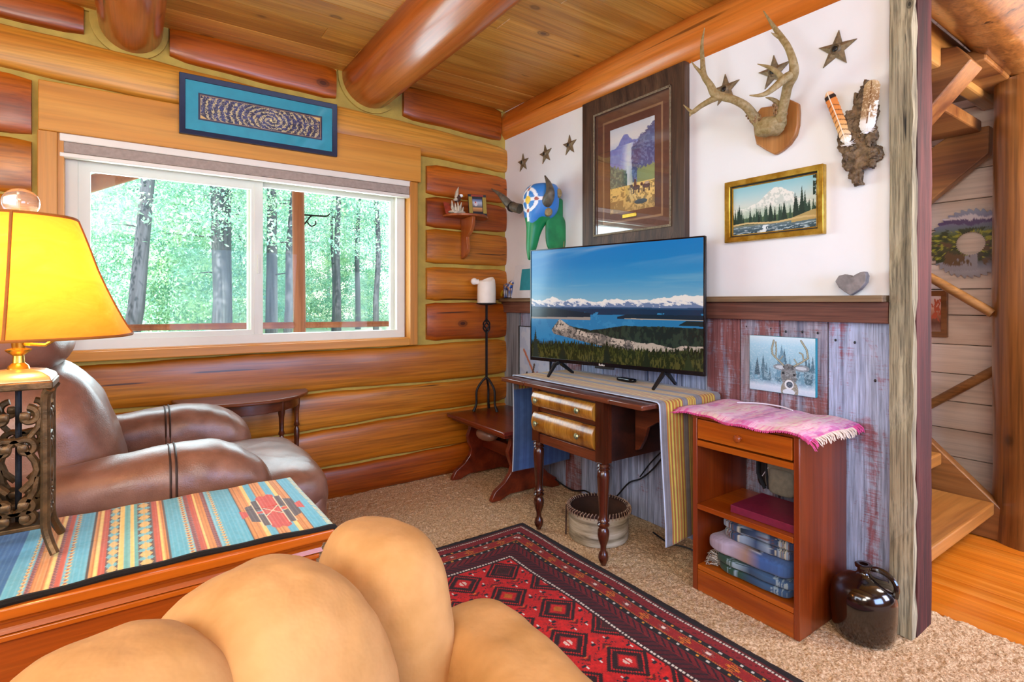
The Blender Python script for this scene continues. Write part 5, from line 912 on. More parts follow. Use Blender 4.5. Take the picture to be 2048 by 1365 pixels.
    for x_, h_, c_ in ((0.03, 0.27, '26302a'), (0.50, 0.21, '1c261c'), (0.93, 0.13, '2c3620'), (0.22, 0.15, '20281e'), (0.72, 0.14, '20281a')):
        t = V/h_; C = lay(C, (t < 1)&(np.abs(U-x_) < 0.032*(1-t)*(0.6+0.9*np.abs((t*13 % 1)-0.5))*(0.7+0.6*n3)), c_)
    return C
surf('screen', lambda U, V: TT(-HW+0.007+(2*HW-0.014)*U, 0.020+(HH-0.027)*V, 0.0012), 520, 320, tvp, 'screen', tv)
def tfoot(s_, fo):
    u = s_*0.318; mb = MB()
    for w in (0.10, -0.135):
        mb.tube([TT(u, 0.004, -0.012), TT(u+s_*0.01+fo*0.02, -0.010, w*0.25), TT(u+fo*0.03, -0.0715, w)], [0.013, 0.012, 0.008], 4, sq=True)
    mb.build('leg', 'black', tv, smooth=0)
tfoot(-1, 0.0); tfoot(1, 0.0)
fc = D.curves.new('logo', 'FONT'); fc.body = 'Roku'; fc.size = 0.017; fc.extrude = 0.0004; fc.align_x = 'CENTER'; o = D.objects.new('logo', fc); COL.objects.link(o); fc.materials.append(MATS['white']); o.parent = tv
o.data = fc
bpy.context.view_layer.update(); me = D.meshes.new_from_object(o.evaluated_get(bpy.context.evaluated_depsgraph_get())); D.objects.remove(o); o = D.objects.new('logo', me); COL.objects.link(o); o.parent = tv
q = Vector(TT(-0.03, 0.0035, 0.0056))-wloc(tv); o.matrix_local = Matrix.Translation(q) @ Matrix((( ud.x, 0, nd.x), (ud.y, 0, nd.y), (0, 1, 0))).to_4x4()
# remote
q = P(1258, 762, 2, 0.782); o = MB().puff((q.x-0.02, q.y, 0.7895), (0.020, 0.062, 0.0105), (0.5, 0.55), (20, 12)).build('remote_control', 'blackgloss'); tag(o, 'small glossy black remote control on the grey runner', 'remote control')
# cables under the table
def cable(name, pts, r_, label, mat='cord_black'):
    mb = MB(); sweep(mb, [tuple(p)+(r_,) for p in pts], 8, 6); o = mb.build(name, mat); return tag(o, label, 'cable')
cable('power_cable', [(-0.035, -1.62, 0.55), (-0.04, -1.56, 0.46), (-0.035, -1.46, 0.33), (-0.03, -1.36, 0.24), (-0.03, -1.27, 0.19), (-0.04, -1.16, 0.07), (-0.05, -1.05, 0.04), (-0.04, -0.93, 0.05), (-0.04, -0.80, 0.02), (-0.05, -0.6, 0.06)], 0.0045, 'black cable sagging along the barn boards towards the bench')
cable('power_cable', [(-0.025, -1.60, 0.52), (-0.028, -1.52, 0.44), (-0.022, -1.42, 0.34), (-0.018, -1.34, 0.24)], 0.0035, 'second black cable beside the sagging one under the table')
cable('floor_cable', [(-0.10, -1.50, 0.014), (-0.13, -1.62, 0.012), (-0.10, -1.72, 0.012), (-0.12, -1.88, 0.012)], 0.004, 'black cable lying on the carpet beside the bark basket')
# birch-bark basket
bx, by = -0.335, -1.345; bk = thing('bark_basket', 'round birch-bark basket with laced rim on the carpet', 'basket', (bx, by, 0.0))
MB().lathe([(0.001, 0.002), (0.146, 0.002), (0.150, 0.01), (0.151, 0.08), (0.154, 0.152), (0.149, 0.152), (0.146, 0.08), (0.144, 0.012), (0.001, 0.010)], (bx, by, 0.0), 48, cap=False).build('bark_wall', 'birch', bk)
MB().lathe([(0.143, 0.012), (0.145, 0.08), (0.148, 0.150)], (bx, by, 0.0), 48, cap=False).lathe([(0.001, 0.0115), (0.143, 0.0115)], (bx, by, 0.0), 48, cap=False).build('lining', 'birch_in', bk)
mb = MB(); mb.lathe([(0.145, 0.148), (0.144, 0.158), (0.152, 0.162), (0.160, 0.158), (0.159, 0.146), (0.152, 0.146)], (bx, by, 0.0), 48, cap=False); mb.build('rim', 'lacing', bk)
mb = MB()
for i in range(56):
    a = 2*pi*i/56; c_, s_ = cos(a), sin(a); c2, s2 = cos(a+0.05), sin(a+0.05); mb.tube([(bx+0.1615*c_, by+0.1615*s_, 0.138), (bx+0.163*c_, by+0.163*s_, 0.156), (bx+0.152*c2, by+0.152*s2, 0.166), (bx+0.143*c2, by+0.143*s2, 0.154)], 0.0028, 4)
tag(mb.build('lacing', 'crystal' if False else 'lacing2', bk), kind='stuff')
MB().tube([(bx-0.155, by+0.075, 0.02), (bx-0.135, by+0.095, 0.16)], 0.004, 5).build('side_lace', 'lacing', bk)
# nightstand
NX0, NX1, NY0, NY1 = -0.368, -0.008, -2.378, -1.935
ns = thing('nightstand', 'open mahogany nightstand with one small drawer against the barn boards', 'nightstand', ((NX0+NX1)/2, (NY0+NY1)/2, 0))
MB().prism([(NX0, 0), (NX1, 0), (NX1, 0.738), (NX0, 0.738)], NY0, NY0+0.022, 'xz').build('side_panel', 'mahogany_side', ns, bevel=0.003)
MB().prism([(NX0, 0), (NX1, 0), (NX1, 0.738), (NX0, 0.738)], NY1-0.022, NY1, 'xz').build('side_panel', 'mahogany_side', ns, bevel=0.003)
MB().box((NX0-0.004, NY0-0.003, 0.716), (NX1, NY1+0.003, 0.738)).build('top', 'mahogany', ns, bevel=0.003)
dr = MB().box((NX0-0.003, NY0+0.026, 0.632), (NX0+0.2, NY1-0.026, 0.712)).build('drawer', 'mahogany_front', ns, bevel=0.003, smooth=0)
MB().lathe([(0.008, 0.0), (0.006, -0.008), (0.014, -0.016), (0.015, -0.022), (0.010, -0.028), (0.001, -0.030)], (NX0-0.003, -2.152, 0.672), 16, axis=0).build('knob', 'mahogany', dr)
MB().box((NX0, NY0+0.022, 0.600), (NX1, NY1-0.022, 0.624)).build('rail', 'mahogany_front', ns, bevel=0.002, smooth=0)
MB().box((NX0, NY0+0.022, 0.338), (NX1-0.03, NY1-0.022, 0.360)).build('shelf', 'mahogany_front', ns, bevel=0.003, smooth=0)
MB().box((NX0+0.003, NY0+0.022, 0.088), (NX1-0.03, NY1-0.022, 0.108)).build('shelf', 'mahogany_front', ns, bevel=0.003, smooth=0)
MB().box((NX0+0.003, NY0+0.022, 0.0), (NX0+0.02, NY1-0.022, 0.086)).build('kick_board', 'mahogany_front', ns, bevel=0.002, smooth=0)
for v in ns.children:
    if v.name.startswith(('shelf', 'rail')): pass
# rag mat
def mat_fn(U, V):     # U along y (left to right), V front to back
    y = -1.872-0.585*U; x = -0.405+0.385*V+0.018*np.sin(U*9)*(1-V); over = np.clip((-2.385-y)/0.09, 0, 1); z = 0.7425-0.022*over**1.4+0.003*np.sin(U*26)+0.003*np.sin(V*9+U*4)
    fr = np.clip((-0.375-x)/0.03, 0, 1); z = z-0.012*fr-0.010*np.clip((0.05-U)/0.05, 0, 1)*0; return x-0.0*U, y+0.04*over, z
def mat_paint(U, V):
    n = vn(U*2, V, 9, 3); C = grad(np.abs(((U*2.0) % 1)-0.5)*2, [(0, 'd8b4a8'), (0.45, 'dcb4bc'), (0.7, 'c87ab0'), (0.88, 'c86aa8'), (1, '9c3c84')]); C = lay(C, (n > 0.60)*0.5, 'e8d4b8'); C = lay(C, ((U*70+n*0.6) % 1 < 0.35)*0.6, 'e890bc'); C = lay(C, ((U*70+0.5+n*0.6) % 1 < 0.2)*0.5, 'f4e4e0'); C = lay(C, (vn(U*60, V*2, 2, 6) > 0.6)*0.5, 'd8408c'); return C
rm = thing('rag_mat', 'pink and cream woven rag mat draped over the nightstand', 'mat', (-0.2, -2.15, 0.738))
surf('weave', mat_fn, 150, 90, mat_paint, 'cloth', rm, thick=0.006)
mb = MB(); mb2 = MB()
for i in range(60):
    v = i/59; x, y, z = [float(np.asarray(a)) for a in mat_fn(np.array(1.0), np.array(v))]; l = random.uniform(0.018, 0.03); (mb if 0.1 < v < 0.85 else mb2).tube([(x, y, z), (x+random.uniform(-.006, .006), y-0.014, z-l*0.4), (x+random.uniform(-.01, .01), y-0.02, z-l)], [0.0028, 0.0024, 0.0015], 4)
    if i % 3 == 0: x, y, z = [float(np.asarray(a)) for a in mat_fn(np.array(0.0), np.array(v))]; mb2.tube([(x, y, z), (x-0.01, y+0.012, z-0.003)], [0.003, 0.001], 4)
for i in range(90):
    x, y, z = [float(np.asarray(a)) for a in mat_fn(np.array(i/89), np.array(0.0))]; mb2.tube([(x+0.002, y, z), (x-0.005, y+random.uniform(-.002, .002), z-0.006)], [0.0034, 0.0022], 5)
tag(mb.build('fringe', 'fringe_cream', rm), 'cream fringe', kind='stuff'); tag(mb2.build('fringe', 'fringe_pink', rm), 'pink fringe', kind='stuff')
cable('white_cord', [(-0.10, -1.97, 0.752), (-0.06, -2.05, 0.757), (-0.05, -2.14, 0.756), (-0.07, -2.2, 0.752)], 0.003, 'thin white cord lying on the pink rag mat', 'cord_white')
# book, bag, blankets, jug
bkx = thing('book', 'large plum-coloured book lying on the nightstand shelf', 'book', (-0.25, -2.2, 0.361))
MB().box((-0.335, -2.35, 0.361), (-0.11, -2.09, 0.364)).box((-0.335, -2.35, 0.387), (-0.11, -2.09, 0.390)).box((-0.337, -2.352, 0.361), (-0.332, -2.09, 0.390)).build('cover', 'plum', bkx, bevel=0.001); MB().box((-0.333, -2.346, 0.364), (-0.114, -2.094, 0.387)).build('pages', 'plum_page', bkx, smooth=0)
bg_ = thing('backpack', 'grey khaki backpack with white tag behind the plum book', 'bag', (-0.06, -2.145, 0.391))
MB().puff((-0.062, -2.160, 0.52), (0.035, 0.075, 0.128), (0.4, 0.5), (24, 16)).build('pack_body', 'khaki', bg_); MB().puff((-0.085, -2.165, 0.45), (0.022, 0.055, 0.055), (0.4, 0.5), (20, 12)).build('pocket', 'khaki', bg_)
MB().tube([(-0.075, -2.080, 0.60), (-0.08, -2.055, 0.53), (-0.08, -2.055, 0.46), (-0.078, -2.085, 0.40)], [0.008]*4, 6).tube([(-0.09, -2.100, 0.60), (-0.095, -2.100, 0.5), (-0.095, -2.110, 0.41)], [0.006]*3, 6).build('strap', 'strap', bg_)
MB().puff((-0.05, -2.065, 0.49), (0.018, 0.028, 0.09), (0.6, 0.6), (14, 10)).build('side_lining', 'fringe_dark', bg_)
MB().box((-0.1015, -2.210, 0.535), (-0.098, -2.150, 0.59)).build('tag', 'paper', bg_, smooth=0); MB().tube([(-0.095, -2.110, 0.50), (-0.09, -2.080, 0.455)], 0.0018, 4).build('cord', 'cord_white', bg_)
def blanket(name, label, x0, x1, y0, y1, z0, z1, layers, paintf, fringe=None, seed=0):
    t = thing(name, label, 'blanket', ((x0+x1)/2, (y0+y1)/2, z0)); h = (z1-z0)/layers; r = np.random.RandomState(seed)
    for k in range(layers):
        inset = 0.02*r.rand(); mb = MB().puff(((x0+x1)/2, (y0+y1)/2+inset*0.5, z0+h*(k+0.5)), ((x1-x0)/2-0.01*r.rand(), (y1-y0)/2-inset, h*0.54), (0.42, 0.30), (220, 44), warp=lambda x, y, z: (0.02*sin(9*y+k), 0.03*sin(7*x+k*2), 0.10*sin(5*y+2*k)*(1 if z > 0 else 0.3)))
        o = mb.build('fold', 'cloth', t, smooth=70); md = o.modifiers.new('s', 'SUBSURF'); md.levels = md.render_levels = 0
        paint_mesh(o, lambda co: paintf((co[:, 1]-((y0-y1)/2))/(y1-y0), (co[:, 0]+(x1-x0)/2)/(x1-x0), k))
    return t
def b_lower(u, v, k):
    C = grad(np.clip(1-u, 0, 1), [(0, '3c4a44'), (0.18, '2c4a3a'), (0.36, '2c4a3a'), (0.37, 'c8ccc8'), (0.39, '26344e'), (0.6, '3c5878'), (1, '3c5c8c')]); return lay(C, vn(u*3, v, 12, 3) > 0.62, '8ca4b4')
def b_mid(u, v, k):
    C = grad(np.clip(1-u, 0, 1), [(0, 'a8a0bc'), (0.4, 'b0a4b8'), (0.42, '94786c'), (0.52, '94786c'), (0.54, '141c34'), (0.60, '141c34'), (0.61, 'd8dce4'), (0.63, '3c5c98'), (1, '4468a4')]); return C*(0.85+0.3*vn(u*6, v*3, 14, 5))[..., None]
def b_top(u, v, k):
    n = vn(u*5, v*2, 5, 7); n2 = vn(u*12, v*5, 5, 8); C = np.ones(u.shape+(3,))*hx('8ca0b8'); C = lay(C, np.sin(u*26+np.abs(v-0.5)*14) > 0.2, '3a4c70'); C = lay(C, n > 0.58, 'bcbcae'); C = lay(C, n2 > 0.66, '6a4a44'); C = lay(C, (n2 < 0.34), '24303c'); return C
bl = blanket('folded_blanket', 'blue and green fringed blanket folded at the bottom of the nightstand', -0.352, -0.06, -2.345, -2.02, 0.109, 0.178, 2, b_lower, seed=1)
mb = MB()
for i in range(60):
    x = -0.345+0.1*random.random(); z = 0.118+0.05*random.random(); l = random.uniform(0.03, 0.055); mb.tube([(x, -2.03, z), (x-0.012, -2.03+l*0.6, z+random.uniform(-.01, .012)), (x-0.015, -2.03+l, max(0.112, z-random.uniform(0, .03)))], [0.002, 0.0018, 0.001], 4)
tag(mb.build('fringe', 'fringe_stripe', bl), 'black and cream fringe', kind='stuff')
blanket('folded_blanket', 'lavender and blue fleece blanket folded in the middle of the pile', -0.35, -0.06, -2.35, -1.975, 0.178, 0.238, 1, b_mid, seed=2)
blanket('folded_blanket', 'zigzag patterned blue grey blanket on top of the folded pile', -0.33, -0.05, -2.35, -2.03, 0.239, 0.318, 2, b_top, seed=3)
jx, jy = -0.132, -2.487; jg = thing('stoneware_jug', 'glossy dark brown stoneware jug on the carpet beside the nightstand', 'jug', (jx, jy, 0))
MB().lathe([(0.001, 0.001), (0.086, 0.001), (0.092, 0.006), (0.099, 0.03), (0.103, 0.08), (0.104, 0.13), (0.102, 0.152), (0.095, 0.175), (0.078, 0.195), (0.050, 0.210), (0.026, 0.218), (0.020, 0.226), (0.020, 0.240), (0.027, 0.243), (0.028, 0.252), (0.022, 0.256), (0.014, 0.254), (0.013, 0.23), (0.001, 0.228)], (jx, jy, 0), 48, cap=False).build('jug_body', 'jug', jg, smooth=60)
mb = MB(); sweep(mb, [(jx+0.005, jy-0.018, 0.243, 0.009), (jx+0.01, jy-0.05, 0.246, 0.010), (jx+0.012, jy-0.082, 0.232, 0.009), (jx+0.012, jy-0.098, 0.205, 0.009), (jx+0.012, jy-0.094, 0.170, 0.010)], 6, 10); mb.build('handle', 'jug', jg)

# ============================================================ RUG
RX0, RX1, RY0, RY1 = -1.86, -0.575, -3.05, -1.015
def rug_paint(U, V):
    X = (1-U)*(RX1-RX0); Y = (1-V)*(RY1-RY0)      # metres from the right edge, from the far edge
    X2 = (RX1-RX0)-X; Y2 = (RY1-RY0)-Y; e = np.minimum(np.minimum(X, X2), np.minimum(Y, Y2)); along = np.where((e == X)|(e == X2), Y, X)
    n = vn(X*6, Y*6, 9, 3); n2 = vn(X*30, Y*30, 6, 5, oct=2)
    C = np.ones(U.shape+(3,))*hx('bc1c16'); C = C*(0.86+0.28*n)[..., None]
    # field: stepped medallions on a staggered lattice
    px, py = 0.200, 0.182; row = np.floor((Y-0.27)/py); sx = (X-0.27+np.where(row % 2 == 0, 0, px/2)); cx_ = (sx % px)-px/2; cy_ = ((Y-0.27) % py)-py/2; cx_ = np.round(cx_/0.006)*0.006; cy_ = np.round(cy_/0.006)*0.006
    d = np.abs(cx_)/0.092+np.abs(cy_)/0.092; hook = (np.sin(cx_*520)*np.sin(cy_*520) > -0.15); par = (row+np.floor(sx/px)) % 3
    field = e > 0.275; C = lay(C, field&(d < 1.0)&(d > 0.80)&hook, '2a1410'); C = lay(C, field&(d < 0.72)&(d > 0.5)&((np.abs(cx_) > 0.006)|(np.abs(cy_) > 0.006)), '2a1410'); C = lay(C, field&(d < 0.5)&(d > 0.42), '7a1414')
    C = lay(C, field&(d < 0.40)&(par == 0), '3a1810'); C = lay(C, field&(d < 0.3)&(par == 0)&(np.abs((cy_*160) % 1-0.5) < 0.3)&(np.abs((cx_*90) % 1-0.5) < 0.35), 'c07a24'); C = lay(C, field&(d < 0.24)&(par == 1)&(np.abs((cx_*120) % 1-0.5) < 0.25), 'd8b8a8'); C = lay(C, field&(d < 0.2)&(par == 2), 'b06018')
    dd = np.abs(np.abs(cx_)-px/2)+np.abs(np.abs(cy_)-py/2); C = lay(C, field&(dd < 0.028)&(dd > 0.012), '5a1a10'); C = lay(C, field&(dd < 0.007), 'c8742a')
    C = lay(C, field&(np.abs(dd-0.045) < 0.005)&(n2 > 0.55), '1c1a20'); C = lay(C, field&(np.abs(np.abs(cx_)-0.073) < 0.004)&(np.abs(np.abs(cy_)-0.045) < 0.006), 'd8d0c4'); C = lay(C, field&(np.abs(np.abs(cx_)-0.066) < 0.011)&(np.abs(np.abs(cy_)-0.055) < 0.006), '241c20')
    # borders from the outside in
    def band(C, a, b, col): return lay(C, (e >= a)&(e < b), col)
    C = band(C, 0.0, 0.022, '1c110e'); C = band(C, 0.022, 0.032, '5c1814'); C = band(C, 0.032, 0.040, '2a1c1a'); C = lay(C, (e >= 0.032)&(e < 0.039)&((along*85 % 1) < 0.62), 'd0c4b4'); C = band(C, 0.040, 0.078, '7c1618')
    C = lay(C, (e > 0.042)&(e < 0.076)&(((along*24+e*30) % 1) < 0.18)&(((along*71) % 1) < 0.5), '3a1014'); C = band(C, 0.078, 0.100, '1c1614'); ph = (along*26) % 1; C = lay(C, (e > 0.085)&(e < 0.093)&(np.abs(ph-0.5) < 0.13), 'c8c4b8'); C = lay(C, (e > 0.085)&(e < 0.093)&(np.abs(ph-0.5) < 0.13)&((np.floor(along*26) % 3) == 0), 'c88428')
    C = band(C, 0.100, 0.150, '8c1a16'); q = ((along*11) % 1)-0.5; q = np.round(q*16)/16; w_ = (e-0.125)/0.025; k = np.floor(along*11) % 2; m_ = (np.abs(q)*2.6+np.abs(w_)*0.8 < 0.8)&(e > 0.1)&(e < 0.15); C = lay(C, m_&(k == 0), 'c8641c'); C = lay(C, m_&(k == 1), 'a04438'); C = lay(C, m_&(np.abs((np.abs(q)*14+np.abs(w_)*3) % 1-0.5) < 0.22), '2a1210'); C = lay(C, m_&(np.abs(q) < 0.10)&(np.abs(w_) < 0.22)&(k == 1), 'd8c8bc')
    C = lay(C, ((np.abs(e-0.102) < 0.0018)|(np.abs(e-0.148) < 0.0018))&((along*120 % 1) < 0.5), 'b06a1c')
    C = band(C, 0.150, 0.174, '1c1614'); C = lay(C, (e > 0.158)&(e < 0.166)&(np.abs(ph-0.5) < 0.13), 'c8c4b8'); C = lay(C, (e > 0.158)&(e < 0.166)&(np.abs(ph-0.5) < 0.13)&((np.floor(along*26) % 3) == 1), 'c88428'); C = band(C, 0.174, 0.215, '6c1416'); C = lay(C, (e > 0.178)&(e < 0.212)&(((along*30-e*40) % 1) < 0.35), '2c1014')
    C = band(C, 0.215, 0.262, '4c1014'); C = lay(C, (e > 0.215)&(e < 0.262)&(((along*34+e*30) % 1) < 0.3), '241014'); C = band(C, 0.262, 0.274, '241414'); C = lay(C, (e > 0.264)&(e < 0.273)&((along*70 % 1) < 0.66), 'd8ccbc'); C = lay(C, (e > 0.274)&(e < 0.282), '3a1012')
    return C*(0.85+0.3*vn(X*60, Y*60, 3, 8, oct=2))[..., None]
rug = thing('oriental_rug', 'deep red patterned oriental rug with stepped diamonds on the carpet', 'rug', ((RX0+RX1)/2, (RY0+RY1)/2, 0))
surf('pile', lambda U, V: (RX0+(RX1-RX0)*U+0.004*np.sin(V*22), RY0+(RY1-RY0)*V+0.004*np.sin(U*15), 0.010+0.0015*vn(U*8, V*12, 6, 2)), 430, 640, rug_paint, 'rugmat', rug)
mb = MB()
for (a, b) in (((RX1, RY0), (RX1, RY1)), ((RX0, RY1), (RX1, RY1))):
    pts = [(a[0]+(b[0]-a[0])*t+random.uniform(-.002, .003), a[1]+(b[1]-a[1])*t+random.uniform(-.002, .003), 0.006) for t in np.linspace(0, 1, 120)]; mb.tube(pts, 0.006, 6)
for i in range(1500):
    t = random.random(); a = random.uniform(-0.6, 0.6)
    if i < 1100: x, y = RX1, RY0+(RY1-RY0)*t; mb.tube([(x, y, 0.007), (x+0.014*cos(a), y+0.014*sin(a), 0.004)], [0.002, 0.001], 3, cap=False)
mb.build('selvedge', 'fringe_dark', rug)['kind'] = 'stuff'

# ============================================================ LEFT FOREGROUND
# demilune table against the log wall
dl_ = thing('demilune_table', 'dark half-moon side table with turned legs against the log wall', 'table', (-1.79, -0.2, 0)); ZD = 0.69
out = [(-1.785+0.335*cos(a), -0.062-0.31*abs(sin(a))**0.9) for a in np.linspace(pi, 2*pi, 36)]
MB().prism(out, ZD-0.018, ZD, 'xy').build('table_top', 'demiwood', dl_, bevel=0.006)
out = [(-1.785+0.285*cos(a), -0.07-0.26*abs(sin(a))) for a in np.linspace(pi, 2*pi, 30)]; MB().prism(out, ZD-0.075, ZD-0.018, 'xy').build('apron', 'demiwood', dl_, bevel=0.003)
LQ = [(0.001, 0), (0.008, 0.002), (0.011, 0.03), (0.014, 0.06), (0.010, 0.075), (0.016, 0.085), (0.010, 0.095), (0.013, 0.2), (0.016, 0.30), (0.011, 0.315), (0.017, 0.325), (0.011, 0.335), (0.014, 0.40), (0.016, 0.46), (0.010, 0.48), (0.017, 0.49), (0.012, 0.51), (0.014, 0.58), (0.018, 0.60), (0.018, 0.672)]
for x, y in ((-1.51, -0.09), (-2.06, -0.09), (-1.63, -0.27), (-1.94, -0.27)): MB().lathe(LQ, (x, y, 0), 14).build('leg', 'demiwood', dl_, smooth=50)
# leather recliner
lr = thing('leather_recliner', 'overstuffed brown leather recliner between the cabinet and the log window', 'armchair', (-2.2, -0.95, 0))
def wrinkle(a, f, s=0): return lambda x, y, z: (a*sin(f*y+3*z+s), a*sin(f*x+2*z+s)*0.5, a*sin(f*0.8*x+1.7*y+s))
MB().box((-2.62, -1.40, 0.05), (-1.86, -0.48, 0.34)).build('base', 'leather', lr, bevel=0.05, seg=4)
mb = MB()
def armp(yc, s_):
    vs = []; sec = [(-2.62, 0.60, 0.11, 0.10), (-2.45, 0.61, 0.12, 0.105), (-2.25, 0.625, 0.125, 0.11), (-2.08, 0.63, 0.13, 0.115), (-1.96, 0.615, 0.125, 0.105), (-1.87, 0.58, 0.105, 0.08), (-1.835, 0.555, 0.06, 0.045), (-1.825, 0.55, 0.01, 0.01)]
    if s_ < 0: sec = [(x if x < -2.4 else -2.4+(x+2.4)*0.90, z-0.005, a, b) for x, z, a, b in sec]
    cv = curve([(x, z, a, b) for x, z, a, b in sec], 5); n = 28; fs = []
    for i, (x, z, a, b) in enumerate(cv):
        for j in range(n):
            th = 2*pi*j/n; w = 1+0.012*sin(i*1.9+3*cos(th)); cc, ss = cos(th), sin(th); vs.append((x, yc+a*w*math.copysign(abs(cc)**0.8, cc), z+b*w*math.copysign(abs(ss)**0.85, ss)))
    for i in range(len(cv)-1):
        for j in range(n): fs.append((i*n+j, i*n+(j+1) % n, (i+1)*n+(j+1) % n, (i+1)*n+j))
    fs += [tuple(range(n)), tuple((len(cv)-1)*n+j for j in range(n-1, -1, -1))]
    o = MB().add(vs, fs).build('arm', 'leather', lr, smooth=80); roughen2(o, 0.012, 0.10)
    seam = MB()
    for xs in ((-2.17, -2.155) if s_ > 0 else (-2.19, -2.175)): k = min(range(len(cv)), key=lambda i: abs(cv[i][0]-xs)); x, z, a, b = cv[k]; seam.tube([(xs, yc+(a+0.0)*1.0*math.copysign(abs(cos(t))**0.8, cos(t)), z+(b+0.0)*1.0*math.copysign(abs(sin(t))**0.85, sin(t))) for t in np.linspace(-0.3, pi+0.3, 30)], 0.0035, 5)
    seam.tube([(x, yc-a*0.93, z-b*0.28) for x, z, a, b in cv[:-3]], 0.005, 6)
    seam.build('seam', 'leather_seam', o)
    MB().box((-2.60, yc-0.10, 0.10), (-1.90, yc+0.10, 0.56)).build('arm_side', 'leather', lr, bevel=0.05, seg=4)
    return o
def roughen2(o, amt, sc):
    tx = D.textures.new('soft', 'CLOUDS'); tx.noise_scale = sc; tx.noise_depth = 2; md = o.modifiers.new('s', 'SUBSURF'); md.levels = md.render_levels = 1; md = o.modifiers.new('d', 'DISPLACE'); md.texture = tx; md.strength = amt; md.mid_level = 0.5
armp(-1.30, -1); armp(-0.56, 1)
o = MB().puff((-1.98, -0.93, 0.47), (0.33, 0.37, 0.12), (0.55, 0.35), (48, 20), warp=wrinkle(0.015, 6)).build('seat_cushion', 'leather', lr, smooth=80); roughen2(o, 0.012, 0.12)
o = MB().puff((-1.80, -0.93, 0.38), (0.14, 0.36, 0.17), (0.6, 0.35), (40, 20)).build('footrest', 'leather', lr, smooth=80)
R = Matrix.Rotation(radians(-18), 3, 'Y')
o = MB().puff((-2.52, -0.93, 0.70), (0.20, 0.30, 0.30), (0.75, 0.5), (44, 26), rot=R, warp=lambda x, y, z: (0.03*sin(9*y)*(abs(z) < 0.8), 0, 0)).build('back_cushion', 'leather', lr, smooth=80); roughen2(o, 0.015, 0.10)
MB().tube([(-2.56+0.0, y, 0.965+0.0*y) for y in np.linspace(-1.18, -0.68, 12)], 0.006, 6).build('seam', 'leather_seam', lr)
o = MB().puff((-2.60, -0.93, 1.07), (0.145, 0.29, 0.125), (0.75, 0.45), (40, 22), rot=R).build('headrest', 'leather', lr, smooth=80); roughen2(o, 0.01, 0.10)
MB().tube([(-2.60+0.150*cos(t)*0.98, -0.93, 1.07+0.130*sin(t)) for t in np.linspace(-1.2, 1.6, 16)], 0.004, 5).build('stitching', 'leather_seam', lr)
# cabinet in front with moulded top
CX1 = -1.865; CY0, CY1 = -1.965, -1.485; ZC = 0.62
cb = thing('console_cabinet', 'long honey-brown console cabinet with a moulded top edge', 'cabinet', (-2.55, -1.72, 0))
prof = [(0.0, 0.0), (0.0, -0.020), (0.010, -0.026), (0.012, -0.030), (0.022, -0.034), (0.026, -0.046), (0.022, -0.056), (0.030, -0.060), (0.034, -0.066)]
MB().box((-3.25, CY0, ZC-0.022), (CX1, CY1, ZC)).build('top', 'cabinetwood', cb, bevel=0.003, smooth=0)
vs = []; fs = []; m_ = len(prof)
for x, y in ((-3.25, CY0), (CX1, CY0), (CX1, CY1)):
    for d, z in prof[1:]: vs.append((x-(d if x == CX1 else 0), y+(d if y == CY0 else 0), ZC+z-0.001))
m_ -= 1
for s_ in range(2):
    for j in range(m_-1): fs.append((s_*m_+j, s_*m_+j+1, (s_+1)*m_+j+1, (s_+1)*m_+j))
MB().add(vs, fs).build('moulding', 'cabinetwood', cb, smooth=40)
MB().box((-3.23, CY0+0.036, 0.05), (CX1-0.036, CY1-0.01, ZC-0.05)).build('body', 'cabinetpanel', cb, smooth=0)
MB().box((-3.22, CY0+0.026, ZC-0.075), (CX1-0.030, CY0+0.04, ZC-0.062)).build('bead', 'cabinetwood', cb, bevel=0.003)
MB().box((-3.23, CY0+0.03, 0.0), (CX1-0.03, CY1-0.01, 0.055)).build('plinth', 'cabinetwood', cb, bevel=0.004)
# woven blanket on the cabinet
def zx(px):    # x on the cabinet top's back edge for a photo column
    py = 957+0.18*(550-px); return P(px, py, 2, ZC).x
ST = [(582, 'B'), (547, 'k'), (545, 'O'), (530, 'Y'), (524, 'B'), (511, 'O'), (492, 'B'), (480, 'Y'), (472, 'O'), (454, 'k'), (451, 'B'), (417, 'Z'), (407, 'b'), (403, 'D'), (395, 'O'), (384, 'Y'), (379, 'R'), (371, 'D'), (363, 'Z'), (351, 'B'), (325, 'k'), (321, 'O'), (315, 'Y'), (310, 'R'), (300, 'M'), (273, 'T'), (268, 'Y'), (262, 'T'), (250, 'Y'), (243, 'M'), (222, 'R'), (212, 'Y'), (205, 'O'), (198, 'k'), (194, 'B'), (170, 'Z'), (158, 'R'), (148, 'D'), (140, 'Y'), (134, 'O'), (112, 'D'), (104, 'Z'), (94, 'B'), (70, 'N')]
SX = [zx(p) for p, _ in ST]; bx1 = SX[0]; by0, by1 = CY0-0.004, CY1-0.02
SX2 = SX+[-3.2]
CM = {'B': '5cb4d0', 'b': '7cc4d8', 'k': '4a4038', 'O': 'd8944c', 'Y': 'ecd078', 'R': 'c0583c', 'D': '70444a', 'Z': '6cb8cc', 'M': '5a4c48', 'T': '64b4b4', 'N': '2468a4'}
